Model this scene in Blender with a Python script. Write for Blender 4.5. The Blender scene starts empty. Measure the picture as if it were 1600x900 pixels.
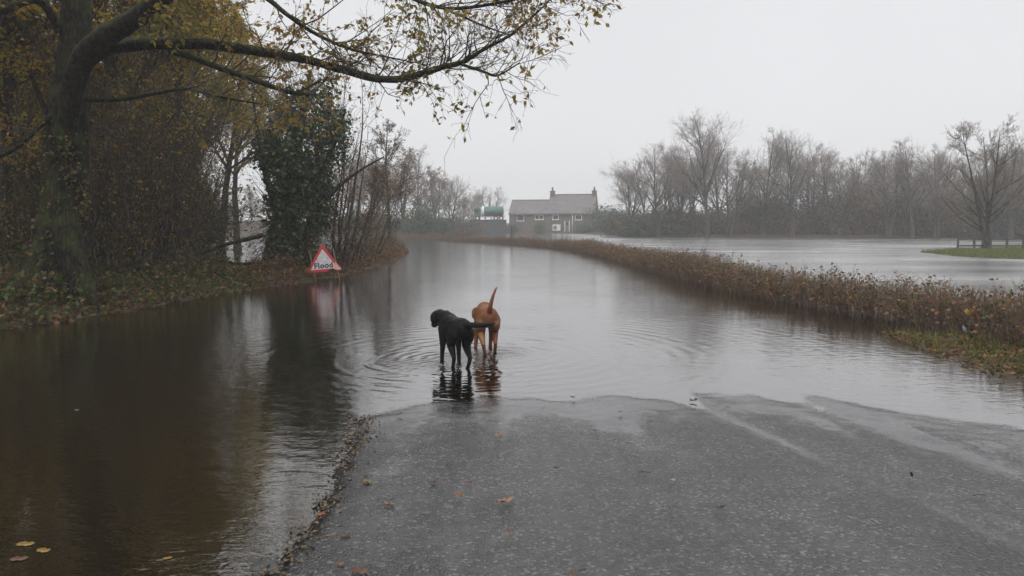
import bpy, bmesh, math, random
import numpy as np
from mathutils import Vector, Matrix
R = math.radians
rng = np.random.default_rng(11)
random.seed(5)
sc = bpy.context.scene

# ------------------------------------------------------------------ camera, sky, sun, exposure
F = 1155.0                                   # focal length in pixels of a 1600 px wide picture
CAM_Z = 1.55
PITCH = math.atan(98 / F)
cd = bpy.data.cameras.new('camera'); cam = bpy.data.objects.new('camera', cd)
sc.collection.objects.link(cam); sc.camera = cam
cd.sensor_width = 36; cd.lens = F / 1600 * 36; cd.clip_start = .05; cd.clip_end = 3000
cam.location = (0, 0, CAM_Z); cam.rotation_euler = (R(90) - PITCH, 0, 0)

SUN_EL, SUN_AZ = R(52), R(200)
w = bpy.data.worlds.new('World'); sc.world = w; w.use_nodes = True
nt = w.node_tree; nt.nodes.clear()
sky = nt.nodes.new('ShaderNodeTexSky'); sky.sky_type = 'NISHITA'; sky.sun_disc = False
sky.sun_elevation = SUN_EL; sky.sun_rotation = SUN_AZ
sky.air_density = 1.0; sky.dust_density = 6.0
hs = nt.nodes.new('ShaderNodeHueSaturation'); hs.inputs['Saturation'].default_value = .12
mx = nt.nodes.new('ShaderNodeMix'); mx.data_type = 'RGBA'
mx.inputs['Factor'].default_value = .85
tc = nt.nodes.new('ShaderNodeTexCoord'); sz_ = nt.nodes.new('ShaderNodeSeparateXYZ'); nt.links.new(tc.outputs['Generated'], sz_.inputs[0])
cr = nt.nodes.new('ShaderNodeValToRGB'); nt.links.new(sz_.outputs['Z'], cr.inputs[0])   # the cloud sheet that hides the blue: even low down, brightest overhead as an overcast sky is, the same all round
cr.color_ramp.elements[0].color = (.60, .604, .62, 1); cr.color_ramp.elements[1].color = (1., 1.005, 1.02, 1)
for p_, v_ in ((.12, .585), (.34, .55)):
    e_ = cr.color_ramp.elements.new(p_); e_.color = (v_, v_ * 1.006, v_ * 1.033, 1)
cm = nt.nodes.new('ShaderNodeVectorMath'); cm.operation = 'SCALE'; cm.inputs['Scale'].default_value = 12.6; nt.links.new(cr.outputs[0], cm.inputs[0])
cn = nt.nodes.new('ShaderNodeTexNoise'); cn.inputs['Scale'].default_value = 2.2; cn.inputs['Detail'].default_value = 3; nt.links.new(tc.outputs['Generated'], cn.inputs['Vector'])
cv = nt.nodes.new('ShaderNodeMapRange'); cv.inputs['To Min'].default_value = .93; cv.inputs['To Max'].default_value = 1.07; nt.links.new(cn.outputs['Fac'], cv.inputs['Value'])
cm2 = nt.nodes.new('ShaderNodeVectorMath'); cm2.operation = 'SCALE'; nt.links.new(cm.outputs[0], cm2.inputs[0]); nt.links.new(cv.outputs[0], cm2.inputs['Scale'])
nt.links.new(cm2.outputs[0], mx.inputs['B'])
bg = nt.nodes.new('ShaderNodeBackground'); bg.inputs['Strength'].default_value = .112
wo = nt.nodes.new('ShaderNodeOutputWorld')
nt.links.new(sky.outputs[0], hs.inputs['Color']); nt.links.new(hs.outputs[0], mx.inputs['A'])
nt.links.new(mx.outputs['Result'], bg.inputs['Color']); nt.links.new(bg.outputs[0], wo.inputs['Surface'])

sl = bpy.data.lights.new('sun', 'SUN'); sl.energy = 1.2; sl.angle = R(50); sl.color = (1, .98, .95)
so = bpy.data.objects.new('sun', sl); sc.collection.objects.link(so)
sd_ = Vector((math.sin(SUN_AZ) * math.cos(SUN_EL), math.cos(SUN_AZ) * math.cos(SUN_EL), math.sin(SUN_EL)))
so.rotation_euler = sd_.to_track_quat('Z', 'Y').to_euler(); so.location = sd_ * 60

sc.view_settings.view_transform = 'Standard'; sc.view_settings.look = 'None'
sc.view_settings.gamma = 1; sc.view_settings.use_curve_mapping = False
sc.view_settings.exposure = .15
sc.render.engine = 'CYCLES'
sc.cycles.use_denoising = True
sc.cycles.max_bounces = 8; sc.cycles.diffuse_bounces = 4; sc.cycles.glossy_bounces = 3
sc.cycles.transmission_bounces = 2; sc.cycles.volume_bounces = 2; sc.cycles.transparent_max_bounces = 12
sc.cycles.caustics_reflective = False; sc.cycles.caustics_refractive = False

# ------------------------------------------------------------------ surveying helpers
cP, sP = math.cos(PITCH), math.sin(PITCH)
def ray(px, py):
    u, v = (px - 800) / F, (450 - py) / F
    return np.array([u, cP + v * sP, -sP + v * cP])
def at(px, py, Y):
    d = ray(px, py); return np.array([0, 0, CAM_Z]) + d * (Y / d[1])
def gp(px, py, z=0.):
    d = ray(px, py); t = (z - CAM_Z) / d[2]; return np.array([0, 0, CAM_Z]) + d * t
def g2(px, py): return tuple(gp(px, py)[:2])

# ------------------------------------------------------------------ object helpers
def link(o, parent=None):
    sc.collection.objects.link(o)
    if parent is not None: o.parent = parent
    return o
def tag(o, label=None, cat=None, group=None, kind=None):
    if label: o['label'] = label
    if cat: o['category'] = cat
    if group: o['group'] = group
    if kind: o['kind'] = kind
    return o
def empty(name, loc=(0, 0, 0), rz=0, **k):
    o = bpy.data.objects.new(name, None); link(o); o.location = loc; o.rotation_euler[2] = rz
    o.empty_display_size = .2
    return tag(o, **k)
def mesh_np(name, V, faces, tint=None, smooth=True):
    """V (n,3); faces (m,k) with one k"""
    V = np.asarray(V, dtype=np.float32); faces = np.asarray(faces, dtype=np.int32)
    me = bpy.data.meshes.new(name); m, k = faces.shape
    me.vertices.add(len(V)); me.vertices.foreach_set('co', V.ravel())
    me.loops.add(m * k); me.loops.foreach_set('vertex_index', faces.ravel())
    me.polygons.add(m); me.polygons.foreach_set('loop_start', np.arange(0, m * k, k, dtype=np.int32))
    me.update(calc_edges=True)
    if tint is not None:
        a = me.attributes.new('tint', 'FLOAT', 'POINT'); a.data.foreach_set('value', np.asarray(tint, dtype=np.float32))
    if smooth: me.polygons.foreach_set('use_smooth', np.ones(m, dtype=bool))
    return me
def obj(name, me, mat, parent=None, **k):
    o = bpy.data.objects.new(name, me); link(o, parent)
    if mat is not None and len(me.materials) == 0: me.materials.append(mat)
    return tag(o, **k)
def copy_tree(o, parent=None):
    c = o.copy(); link(c); c.parent = parent
    for ch in list(o.children): copy_tree(ch, c)
    return c
def bm_obj(name, bm, mat, parent=None, smooth=False, **k):
    me = bpy.data.meshes.new(name); bm.normal_update(); bm.to_mesh(me); bm.free()
    if smooth: me.polygons.foreach_set('use_smooth', np.ones(len(me.polygons), dtype=bool))
    return obj(name, me, mat, parent, **k)
def box_bm(x0, x1, y0, y1, z0, z1, bev=0.):
    bm = bmesh.new(); bmesh.ops.create_cube(bm, size=1)
    for v in bm.verts:
        v.co = ((x0 + x1) / 2 + v.co.x * (x1 - x0), (y0 + y1) / 2 + v.co.y * (y1 - y0), (z0 + z1) / 2 + v.co.z * (z1 - z0))
    if bev: bmesh.ops.bevel(bm, geom=bm.edges[:], offset=bev, segments=2, affect='EDGES')
    return bm
def box(name, b, mat, parent=None, bev=0., **k): return bm_obj(name, box_bm(*b, bev=bev), mat, parent, **k)
def prism_bm(poly, axis, a, b):
    """closed polygon (list of 2D) extruded along axis from a to b; 2D = the two other axes in order"""
    bm = bmesh.new()
    def mk(p, t):
        c = list(p); c.insert(axis, t); return bm.verts.new(c)
    A = [mk(p, a) for p in poly]; B = [mk(p, b) for p in poly]; n = len(poly)
    bm.faces.new(A); bm.faces.new(B[::-1])
    for i in range(n): bm.faces.new((A[i], B[i], B[(i + 1) % n], A[(i + 1) % n]))
    bmesh.ops.recalc_face_normals(bm, faces=bm.faces[:])
    return bm

# ------------------------------------------------------------------ materials
def mat(name):
    m = bpy.data.materials.new(name); m.use_nodes = True; n = m.node_tree; n.nodes.clear()
    out = n.nodes.new('ShaderNodeOutputMaterial')
    class T: pass
    t = T(); t.m = m; t.n = n; t.out = out
    def N(kind, **kw):
        nd = n.nodes.new('ShaderNode' + kind)
        for k, v in kw.items(): setattr(nd, k, v)
        return nd
    def S(nd, **kw):
        for k, v in kw.items():
            nd.inputs[k.replace('_', ' ')].default_value = v
        return nd
    def L(a, b): n.links.new(a, b)
    t.N, t.S, t.L = N, S, L
    return t
def c4(c): return (*c, 1)
def noise(t, scale, detail=4, vec=None, rough=.55):
    nd = t.N('TexNoise'); nd.inputs['Scale'].default_value = scale; nd.inputs['Detail'].default_value = detail
    nd.inputs['Roughness'].default_value = rough
    if vec is not None: t.L(vec, nd.inputs['Vector'])
    return nd
def ramp(t, fac, stops):
    r = t.N('ValToRGB'); e = r.color_ramp.elements
    e[0].position, e[0].color = stops[0][0], c4(stops[0][1])
    e[1].position, e[1].color = stops[-1][0], c4(stops[-1][1])
    for p, c in stops[1:-1]:
        x = e.new(p); x.color = c4(c)
    t.L(fac, r.inputs['Fac']); return r
def math_(t, op, a, b=None):
    nd = t.N('Math', operation=op)
    for i, v in enumerate((a, b)):
        if v is None: continue
        if hasattr(v, 'is_linked') or hasattr(v, 'links'): t.L(v, nd.inputs[i])
        else: nd.inputs[i].default_value = v
    return nd.outputs[0]
def plain(name, c1, c2=None, rough=.7, scale=6., bump=0., spec=.4, metal=0.):
    t = mat(name); p = t.N('BsdfPrincipled'); co = t.N('TexCoord')
    c2 = c2 or tuple(x * .75 for x in c1)
    nz = noise(t, scale, 5, co.outputs['Object'])
    r = ramp(t, nz.outputs['Fac'], [(.3, c2), (.7, c1)]); t.L(r.outputs[0], p.inputs['Base Color'])
    p.inputs['Roughness'].default_value = rough; p.inputs['Specular IOR Level'].default_value = spec
    p.inputs['Metallic'].default_value = metal
    if bump:
        b = t.N('Bump'); b.inputs['Strength'].default_value = bump; b.inputs['Distance'].default_value = .02
        n2 = noise(t, scale * 6, 5, co.outputs['Object']); t.L(n2.outputs['Fac'], b.inputs['Height']); t.L(b.outputs[0], p.inputs['Normal'])
    t.L(p.outputs[0], t.out.inputs[0]); return t.m
def leafmat(name, stops, trans=.35, rough=.55):
    t = mat(name); a = t.N('Attribute', attribute_name='tint')
    r = ramp(t, a.outputs['Fac'], stops)
    p = t.N('BsdfPrincipled'); p.inputs['Roughness'].default_value = rough; p.inputs['Specular IOR Level'].default_value = .3
    tr = t.N('BsdfTranslucent'); ms = t.N('MixShader'); ms.inputs[0].default_value = trans
    t.L(r.outputs[0], p.inputs['Base Color']); t.L(r.outputs[0], tr.inputs['Color'])
    t.L(p.outputs[0], ms.inputs[1]); t.L(tr.outputs[0], ms.inputs[2]); t.L(ms.outputs[0], t.out.inputs[0]); return t.m
def barkmat(name, c1, c2, moss=0., mosscol=(.045, .055, .012)):
    t = mat(name); p = t.N('BsdfPrincipled'); g = t.N('NewGeometry')
    mp = t.N('Mapping'); mp.inputs['Scale'].default_value = (1, 1, .2); t.L(g.outputs['Position'], mp.inputs['Vector'])
    nz = noise(t, 17, 6, mp.outputs[0], .65); r = ramp(t, nz.outputs['Fac'], [(.4, c2), (.62, c1)])
    vv = t.N('TexVoronoi', feature='DISTANCE_TO_EDGE'); vv.inputs['Scale'].default_value = 15; t.L(mp.outputs[0], vv.inputs['Vector'])
    rv = ramp(t, vv.outputs['Distance'], [(.02, (.25, .25, .25)), (.16, (1.15, 1.15, 1.15))])
    mv = t.N('Mix', data_type='RGBA', blend_type='MULTIPLY'); mv.inputs['Factor'].default_value = 1; t.L(r.outputs[0], mv.inputs['A']); t.L(rv.outputs[0], mv.inputs['B'])
    col = mv.outputs['Result']
    if moss:
        sx = t.N('SeparateXYZ'); t.L(g.outputs['Normal'], sx.inputs[0])
        n2 = noise(t, 3.5, 5, g.outputs['Position'])
        f = math_(t, 'ADD', math_(t, 'MULTIPLY', sx.outputs['Z'], .55), math_(t, 'MULTIPLY', n2.outputs['Fac'], 1.2))
        f = math_(t, 'MULTIPLY', math_(t, 'SUBTRACT', f, .75 - moss * .35), 4.)
        nd = t.N('Clamp'); t.L(f, nd.inputs[0])
        mxx = t.N('Mix', data_type='RGBA'); t.L(nd.outputs[0], mxx.inputs['Factor']); t.L(col, mxx.inputs['A'])
        mxx.inputs['B'].default_value = c4(mosscol); col = mxx.outputs['Result']
    t.L(col, p.inputs['Base Color']); p.inputs['Roughness'].default_value = .75; p.inputs['Specular IOR Level'].default_value = .3
    b = t.N('Bump'); b.inputs['Strength'].default_value = 1.; b.inputs['Distance'].default_value = .06
    t.L(math_(t, 'ADD', nz.outputs['Fac'], math_(t, 'MULTIPLY', rv.outputs[0], .5)), b.inputs['Height']); t.L(b.outputs[0], p.inputs['Normal'])
    t.L(p.outputs[0], t.out.inputs[0]); return t.m

M = {}
M['oakbark'] = barkmat('mossy_oak_bark', (.04, .03, .02), (.004, .0035, .003), moss=.45, mosscol=(.04, .048, .011))  # near-black second tone paints crevice shade that the even light leaves out
M['bark'] = barkmat('woodland_bark', (.085, .07, .055), (.03, .025, .02), moss=.35)
M['greybark'] = barkmat('grey_bark', (.11, .098, .086), (.05, .044, .038), moss=.1)
M['palebark'] = barkmat('pale_hazel_bark', (.2, .165, .13), (.09, .075, .06), moss=.2)
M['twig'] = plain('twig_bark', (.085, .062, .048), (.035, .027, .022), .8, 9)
M['fartwig'] = plain('bare_twigs', (.26, .22, .19), (.15, .125, .11), .85, 4)  # paler than near twigs: part of the distance haze is put into this colour
M['oakleaf'] = leafmat('oak_leaves', [(0, (.13, .14, .03)), (.35, (.3, .23, .045)), (.65, (.4, .27, .06)), (.85, (.3, .16, .05)), (1, (.16, .085, .035))], .6)
M['woodleaf'] = leafmat('woodland_leaves', [(0, (.06, .085, .02)), (.35, (.15, .15, .03)), (.65, (.28, .2, .04)), (.88, (.42, .26, .04)), (1, (.25, .11, .04))], .5)
M['woodyellow'] = leafmat('yellow_leaves', [(0, (.15, .17, .03)), (.4, (.4, .3, .04)), (.8, (.55, .37, .05)), (1, (.45, .2, .05))], .5)
M['woodrust'] = leafmat('rust_leaves', [(0, (.09, .08, .02)), (.4, (.2, .12, .03)), (.8, (.3, .16, .04)), (1, (.38, .16, .045))], .45)
M['ivyleaf'] = leafmat('ivy_leaves', [(0, (.03, .055, .028)), (.7, (.055, .10, .045)), (1, (.10, .14, .06))], .15, .4)
M['underleaf'] = leafmat('undergrowth_leaves', [(0, (.05, .085, .03)), (.45, (.11, .145, .045)), (.7, (.14, .09, .04)), (1, (.28, .15, .055))], .35)
M['hedgeleaf'] = leafmat('hedge_leaves', [(0, (.05, .085, .022)), (.25, (.12, .14, .035)), (.42, (.15, .078, .048)), (.75, (.2, .11, .06)), (.93, (.32, .2, .06)), (1, (.4, .26, .04))], .3)
M['brownleaf'] = leafmat('brown_leaves', [(0, (.09, .07, .03)), (.5, (.17, .095, .045)), (1, (.28, .16, .06))], .35)
M['evergreen'] = leafmat('evergreen_leaves', [(0, (.066, .073, .058)), (.7, (.11, .113, .09)), (.85, (.18, .14, .085)), (1, (.28, .17, .08))], .2)  # lightened so the leaf colour carries haze the thin air does not give
M['grass'] = leafmat('grass_blades', [(0, (.09, .15, .03)), (.6, (.2, .27, .055)), (.8, (.22, .19, .08)), (1, (.28, .21, .11))], .35)

# ------------------------------------------------------------------ vector growth
def nrm(v): return v / np.maximum(np.linalg.norm(v, axis=-1, keepdims=True), 1e-9)
def grow(p, d, ln, r0, r1, K, wig, trop, up=(0, 0, 1)):
    N = len(p); P = np.zeros((N, K, 3)); P[:, 0] = p; d = nrm(d.copy()); st = (ln / (K - 1))[:, None]
    for k in range(1, K):
        d = nrm(d + rng.normal(0, wig, (N, 3)) + np.array(up) * trop)
        P[:, k] = P[:, k - 1] + d * st
    t = np.linspace(0, 1, K)[None, :]
    Rr = r0[:, None] * (1 - t) + r1[:, None] * t
    return P, Rr
def spawn(P, Rr, n, t0, t1, ang, jit=.25, azb=None):
    N, K, _ = P.shape
    t = np.clip(rng.uniform(t0, t1, (N, n)), 0, .999).ravel(); idx = np.repeat(np.arange(N), n)
    f = t * (K - 1); i = f.astype(int); f = (f - i)[:, None]
    a, b = P[idx, i], P[idx, i + 1]; pos = a + (b - a) * f; tan = nrm(b - a)
    rad = Rr[idx, i] * (1 - f[:, 0]) + Rr[idx, i + 1] * f[:, 0]
    rnd = rng.normal(size=(N * n, 3)); perp = nrm(rnd - (rnd * tan).sum(1, keepdims=True) * tan)
    A = ang + rng.normal(0, jit, N * n)
    d = np.cos(A)[:, None] * tan + np.sin(A)[:, None] * perp
    L = np.linalg.norm(P[:, 1:] - P[:, :-1], axis=2).sum(1)[idx]
    return pos, d, rad, t, L
def tubes(batches, S=5):
    Vs, Fs, off = [], [], 0
    for P, Rr in batches:
        N, K, _ = P.shape
        T = nrm(np.gradient(P, axis=1)); ref = np.where(np.abs(T[:, :1, 2:3]) > .8, np.array([1., 0, 0]), np.array([0, 0, 1.]))
        u = nrm(np.cross(T, np.broadcast_to(ref, T.shape))); v = np.cross(T, u)
        a = np.arange(S) * 2 * np.pi / S
        ring = P[:, :, None] + Rr[:, :, None, None] * (np.cos(a)[None, None, :, None] * u[:, :, None] + np.sin(a)[None, None, :, None] * v[:, :, None])
        Vs.append(ring.reshape(-1, 3))
        base = (np.arange(N)[:, None, None] * K + np.arange(K - 1)[None, :, None]) * S
        s = np.arange(S)[None, None, :]; s2 = (s + 1) % S
        q = np.stack([base + s, base + s2, base + S + s2, base + S + s], -1).reshape(-1, 4)
        Fs.append(q + off); off += N * K * S
    return np.concatenate(Vs), np.concatenate(Fs)
def path(pts, rad, K=None):
    """a smooth path through measured points"""
    pts = np.array(pts, float); rad = np.array(rad, float); n = len(pts); K = K or n * 4
    s = np.linspace(0, n - 1, K); i = np.clip(s.astype(int), 0, n - 2); f = (s - i)[:, None]
    p0, p1, p2, p3 = pts[np.clip(i - 1, 0, n - 1)], pts[i], pts[i + 1], pts[np.clip(i + 2, 0, n - 1)]
    Q = .5 * (2 * p1 + (p2 - p0) * f + (2 * p0 - 5 * p1 + 4 * p2 - p3) * f ** 2 + (3 * p1 - p0 - 3 * p2 + p3) * f ** 3)
    rr = rad[i] * (1 - f[:, 0]) + rad[i + 1] * f[:, 0]
    return Q[None], rr[None]
def leaves(pos, size, aspect=.5, droop=.5, tint=None, flat=0.):
    """folded leaf blades: base, two sides, tip"""
    N = len(pos); d = rng.normal(size=(N, 3)); d[:, 2] = d[:, 2] * .6 - droop; d = nrm(d)
    n = rng.normal(size=(N, 3)) + np.array([0, 0, flat]); s = nrm(np.cross(d, n)); n = nrm(np.cross(s, d))
    L = size * rng.uniform(.6, 1.25, N)[:, None]; Wd = L * aspect * .5
    b = pos; tip = b + d * L; mid = b + d * L * .5
    l = mid + s * Wd + n * Wd * .35; r = mid - s * Wd + n * Wd * .35
    V = np.stack([b, l, tip, r], 1).reshape(-1, 3)
    i = (np.arange(N) * 4)[:, None]
    Fc = np.concatenate([i + np.array([[0, 2, 1]]), i + np.array([[0, 3, 2]])])
    tint = rng.uniform(0, 1, N) if tint is None else tint
    return V, Fc, np.repeat(tint, 4)
def along(P, Rr, n, t0=.2, t1=1., spread=.03):
    pos, d, rad, t, L = spawn(P, Rr, n, t0, t1, 1.2)
    return pos + rng.normal(0, spread, pos.shape)
def join(parts):
    Vs, Fs, Ts, o = [], [], [], 0
    for V, Fc, T in parts:
        Vs.append(V); Fs.append(Fc + o); Ts.append(T); o += len(V)
    return np.concatenate(Vs), np.concatenate(Fs), np.concatenate(Ts)

# ------------------------------------------------------------------ terrain
def sdist(poly, X, Y):
    """signed distance to a polygon, positive inside"""
    poly = np.array(poly, float); x, y = X.ravel(), Y.ravel()
    D = np.full(x.shape, 1e9); ins = np.zeros(x.shape, bool); n = len(poly)
    for i in range(n):
        ax, ay = poly[i]; bx, by = poly[(i + 1) % n]; ex, ey = bx - ax, by - ay
        t = np.clip(((x - ax) * ex + (y - ay) * ey) / (ex * ex + ey * ey + 1e-12), 0, 1)
        D = np.minimum(D, np.hypot(x - ax - t * ex, y - ay - t * ey))
        c = (ay > y) != (by > y)
        with np.errstate(divide='ignore', invalid='ignore'):
            xi = ax + (y - ay) * ex / (ey if ey != 0 else 1e-12)
        ins ^= c & (x < xi)
    return np.where(ins, D, -D).reshape(X.shape)
_ph = [(rng.uniform(0, 6.28), rng.uniform(0, 6.28), rng.uniform(0, 6.28)) for _ in range(40)]
def wav(X, Y, scale, k0=0, n=6):
    z = 0
    for i in range(n):
        a, p, q = _ph[(k0 + i) % 40]; f = (1 + .45 * i) / scale * 2 * np.pi
        z = z + np.sin(f * (X * math.cos(a) + Y * math.sin(a)) + p + 1.3 * np.sin(f * .6 * (Y * math.cos(a) - X * math.sin(a)) + q)) / (1 + .4 * i)
    return z / 3.

DRY = [(-1.5, -40), (-1.45, 2.6), g2(425, 880), g2(488, 800), g2(520, 730), g2(545, 675), g2(580, 652), g2(640, 638), g2(720, 631), g2(800, 626), g2(885, 621),
       g2(960, 626), g2(1040, 629), g2(1090, 622), g2(1180, 621), g2(1260, 627), g2(1350, 640), g2(1450, 655), g2(1600, 678), (4.6, 4.9), (5.4, 3.4), (6, 0), (6, -40)]
WOODS = [(-7.8, -40), (-7.8, 5), g2(0, 515), g2(110, 500), g2(200, 485), g2(330, 462), g2(405, 450), (-7.7, 21.3), (-10, 26), (-13.6, 33), (-23, 55), (-34, 80), (-160, 80), (-160, -40)]
BANK = [g2(395, 452), g2(480, 441), g2(530, 432), g2(570, 422), g2(615, 406), g2(637, 395), (-7.4, 50), (-9.2, 50), (-8.5, 40), (-8.0, 30), (-8.4, 24), (-7.9, 20)]
VERGE = [g2(1400, 522), g2(1480, 553), g2(1550, 578), g2(1620, 588), (6.6, 6.6), (8.2, 6.2), (8.2, 9), g2(1620, 545), g2(1520, 528)]
MEAD = [g2(1440, 394), g2(1480, 399), g2(1540, 403), g2(1640, 407), (70, 30), (90, 50), (40, 50), (29, 46)]
FARR = [(500, 70), (70, 84), (40, 88), (17, 94), (14.5, 112), (13, 139), (-12, 140), (-16, 122), (-24, 108), (-60, 112), (-120, 110), (-500, 105), (-500, 700), (500, 700)]
HEDGE_LINE = [(7.6, 5.0), (6.95, 7.6), tuple(gp(1590, 540)[:2] + np.array([.35, .1])), tuple(gp(1400, 503)[:2] + np.array([.35, .2])), tuple(gp(1200, 470)[:2] + np.array([.4, .2])), tuple(gp(1100, 447)[:2] + np.array([.4, .3])),
              tuple(gp(1000, 420)[:2] + np.array([.4, .4])), tuple(gp(940, 402)[:2] + np.array([.3, .5])), tuple(gp(880, 390)[:2] + np.array([.2, .6])), tuple(gp(800, 382.5)[:2] + np.array([0, .7])), (-6.4, 75), (-13, 90), (-22, 102)]
TRK = np.array([-.28, 1.]) / math.hypot(.28, 1)          # the way the wheel tracks run
def zdry(X, Y):
    s = sdist(DRY, X, Y); z = np.where(s > 0, np.minimum(.026 * s, .13), np.maximum(.035 * s, -.26))
    q = X * TRK[1] - Y * TRK[0]                          # distance across the tracks
    for c, wd, dp in ((3.23, .10, .013), (4.15, .16, .010), (2.2, .2, .006)):
        z = z - dp * np.exp(-((q - c) / wd) ** 2) + dp * .45 * np.exp(-((q - c - wd * 2) / wd) ** 2)
    return z + .005 * wav(X, Y, 1.7) + .003 * wav(X, Y, .55, 9)
def zground(X, Y, under_road=True):
    z = np.full(X.shape, -.3) + .04 * wav(X, Y, 7, 3)
    sw = sdist(WOODS, X, Y); z = np.maximum(z, np.clip(.28 * sw, -.3, .25) + np.clip(.03 * sw, 0, .6) + np.where(sw > -.3, .05 * wav(X, Y, .8, 5), 0))
    sb = sdist(BANK, X, Y); z = np.maximum(z, np.clip(.25 * sb, -.3, .3) + np.where(sb > -.3, .055 * wav(X, Y, .7, 12), 0))
    sv = sdist(VERGE, X, Y); z = np.maximum(z, np.clip(.05 * sv, -.3, -.006) + np.where(sv > -.5, .022 * wav(X, Y, .5, 7), 0))
    sm = sdist(MEAD, X, Y); z = np.maximum(z, np.clip(.12 * (sm + .7 * wav(X, Y, 3.5, 8)), -.3, .13))
    sf = sdist(FARR, X, Y); z = np.maximum(z, np.clip(.2 * sf, -.3, .35) + np.clip(.012 * (sf - 2), 0, 3))
    s = sdist(DRY, X, Y); zd = np.where(s > 0, np.minimum(.03 * s, .12) - .035, np.maximum(.16 * s, -.3) - .02)
    return np.maximum(z, zd)
ROAD = [(-1.22, -40), (-1.2, 2.4), (g2(437, 880)[0] - .02, 3.4), (g2(488, 800)[0] + .0, 4.05), (g2(520, 730)[0] + .0, 4.9), (-1.3, 5.9), (-1.8, 7.2), (-3.2, 10), (-4.4, 14), (-4.7, 24), (-5, 40), (-10.5, 66),
        (-20, 95), (-14, 95), (-4.5, 66), (1.6, 48), (3.6, 36), (3.9, 26), (4.5, 15), (5.1, 9), (5.5, 5), (5.7, -40)]
def axis(*segs):
    out = []
    for a, b, st in segs: out.append(np.arange(a, b, st))
    return np.concatenate(out + [[segs[-1][1]]])
def grid(xs, ys):
    X, Y = np.meshgrid(xs, ys); nx, ny = len(xs), len(ys)
    i = (np.arange(ny - 1)[:, None] * nx + np.arange(nx - 1)[None, :]).ravel()
    return X, Y, np.stack([i, i + 1, i + nx + 1, i + nx], 1)
def clean(V, Fc):
    used = np.unique(Fc); mp = np.zeros(len(V), int); mp[used] = np.arange(len(used)); return V[used], mp[Fc], used
xs = axis((-320, -120, 40), (-120, -40, 5), (-40, -12, 1.), (-12, -3, .2), (-3, 7, .07), (7, 12, .25), (12, 40, 1.), (40, 120, 5), (120, 320, 40))
ys = axis((-40, 0, 4), (0, 2.4, .3), (2.4, 9, .07), (9, 24, .25), (24, 60, .8), (60, 160, 3), (160, 320, 40))
X, Y, Fg = grid(xs, ys)
Zg = zground(X, Y)

t = mat('muddy_ground'); p = t.N('BsdfPrincipled'); g = t.N('NewGeometry')
n1 = noise(t, 1.3, 6, g.outputs['Position']); n2 = noise(t, 18, 5, g.outputs['Position'])
r1 = ramp(t, n1.outputs['Fac'], [(.35, (.035, .026, .016)), (.52, (.06, .04, .022)), (.68, (.045, .05, .018))])
r2 = ramp(t, n2.outputs['Fac'], [(.35, (.5, .45, .4)), (.75, (1.4, 1.3, 1.2))])
mm = t.N('Mix', data_type='RGBA', blend_type='MULTIPLY'); mm.inputs['Factor'].default_value = 1
t.L(r1.outputs[0], mm.inputs['A']); t.L(r2.outputs[0], mm.inputs['B']); t.L(mm.outputs['Result'], p.inputs['Base Color'])
b = t.N('Bump'); b.inputs['Distance'].default_value = .06; t.L(n2.outputs['Fac'], b.inputs['Height']); t.L(b.outputs[0], p.inputs['Normal'])
p.inputs['Roughness'].default_value = .75; t.L(p.outputs[0], t.out.inputs[0]); M['mud'] = t.m
obj('ground', mesh_np('ground', np.stack([X, Y, Zg], -1).reshape(-1, 3), Fg), M['mud'], kind='structure', label='muddy leaf strewn ground and drowned fields around the road')

# asphalt
t = mat('wet_asphalt'); p = t.N('BsdfPrincipled'); g = t.N('NewGeometry'); pos = g.outputs['Position']
vo = t.N('TexVoronoi'); vo.inputs['Scale'].default_value = 66; t.L(pos, vo.inputs['Vector'])
n1 = noise(t, 140, 3, pos); n2 = noise(t, 1.1, 5, pos); n3 = noise(t, 9, 5, pos)
mp = t.N('Mapping'); mp.inputs['Rotation'].default_value = (0, 0, -math.atan(.28)); mp.inputs['Scale'].default_value = (2.2, .16, 1); t.L(pos, mp.inputs['Vector'])
n4 = noise(t, 1.6, 4, mp.outputs[0])                         # long streaks along the wheel tracks
st = t.N('SeparateXYZ'); t.L(vo.outputs['Color'], st.inputs[0])
r1 = ramp(t, st.outputs['X'], [(0, (.008, .008, .009)), (.55, (.02, .02, .0215)), (.88, (.045, .044, .043)), (1, (.11, .107, .104))])
r2 = ramp(t, n2.outputs['Fac'], [(.3, (.62, .62, .63)), (.7, (1.3, 1.29, 1.26))])
mm = t.N('Mix', data_type='RGBA', blend_type='MULTIPLY'); mm.inputs['Factor'].default_value = 1
t.L(r1.outputs[0], mm.inputs['A']); t.L(r2.outputs[0], mm.inputs['B']); t.L(mm.outputs['Result'], p.inputs['Base Color'])
wet = math_(t, 'ADD', math_(t, 'MULTIPLY', n4.outputs['Fac'], .6), math_(t, 'MULTIPLY', n3.outputs['Fac'], .4))
sz = t.N('SeparateXYZ'); t.L(pos, sz.inputs[0])
lo = t.N('MapRange'); lo.inputs['From Min'].default_value = .0; lo.inputs['From Max'].default_value = .03; lo.inputs['To Min'].default_value = .5; lo.inputs['To Max'].default_value = 0
t.L(sz.outputs['Z'], lo.inputs['Value'])
wet = math_(t, 'ADD', wet, lo.outputs[0])
dq = t.N('VectorMath', operation='DOT_PRODUCT'); t.L(pos, dq.inputs[0]); dq.inputs[1].default_value = (float(TRK[1]), float(-TRK[0]), 0)
qn = math_(t, 'ADD', dq.outputs['Value'], math_(t, 'MULTIPLY', math_(t, 'SUBTRACT', n3.outputs['Fac'], .5), .10))
def band(c, wd):
    z_ = math_(t, 'DIVIDE', math_(t, 'SUBTRACT', qn, c), wd); return math_(t, 'POWER', 2.718, math_(t, 'MULTIPLY', math_(t, 'MULTIPLY', z_, z_), -1.))
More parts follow.
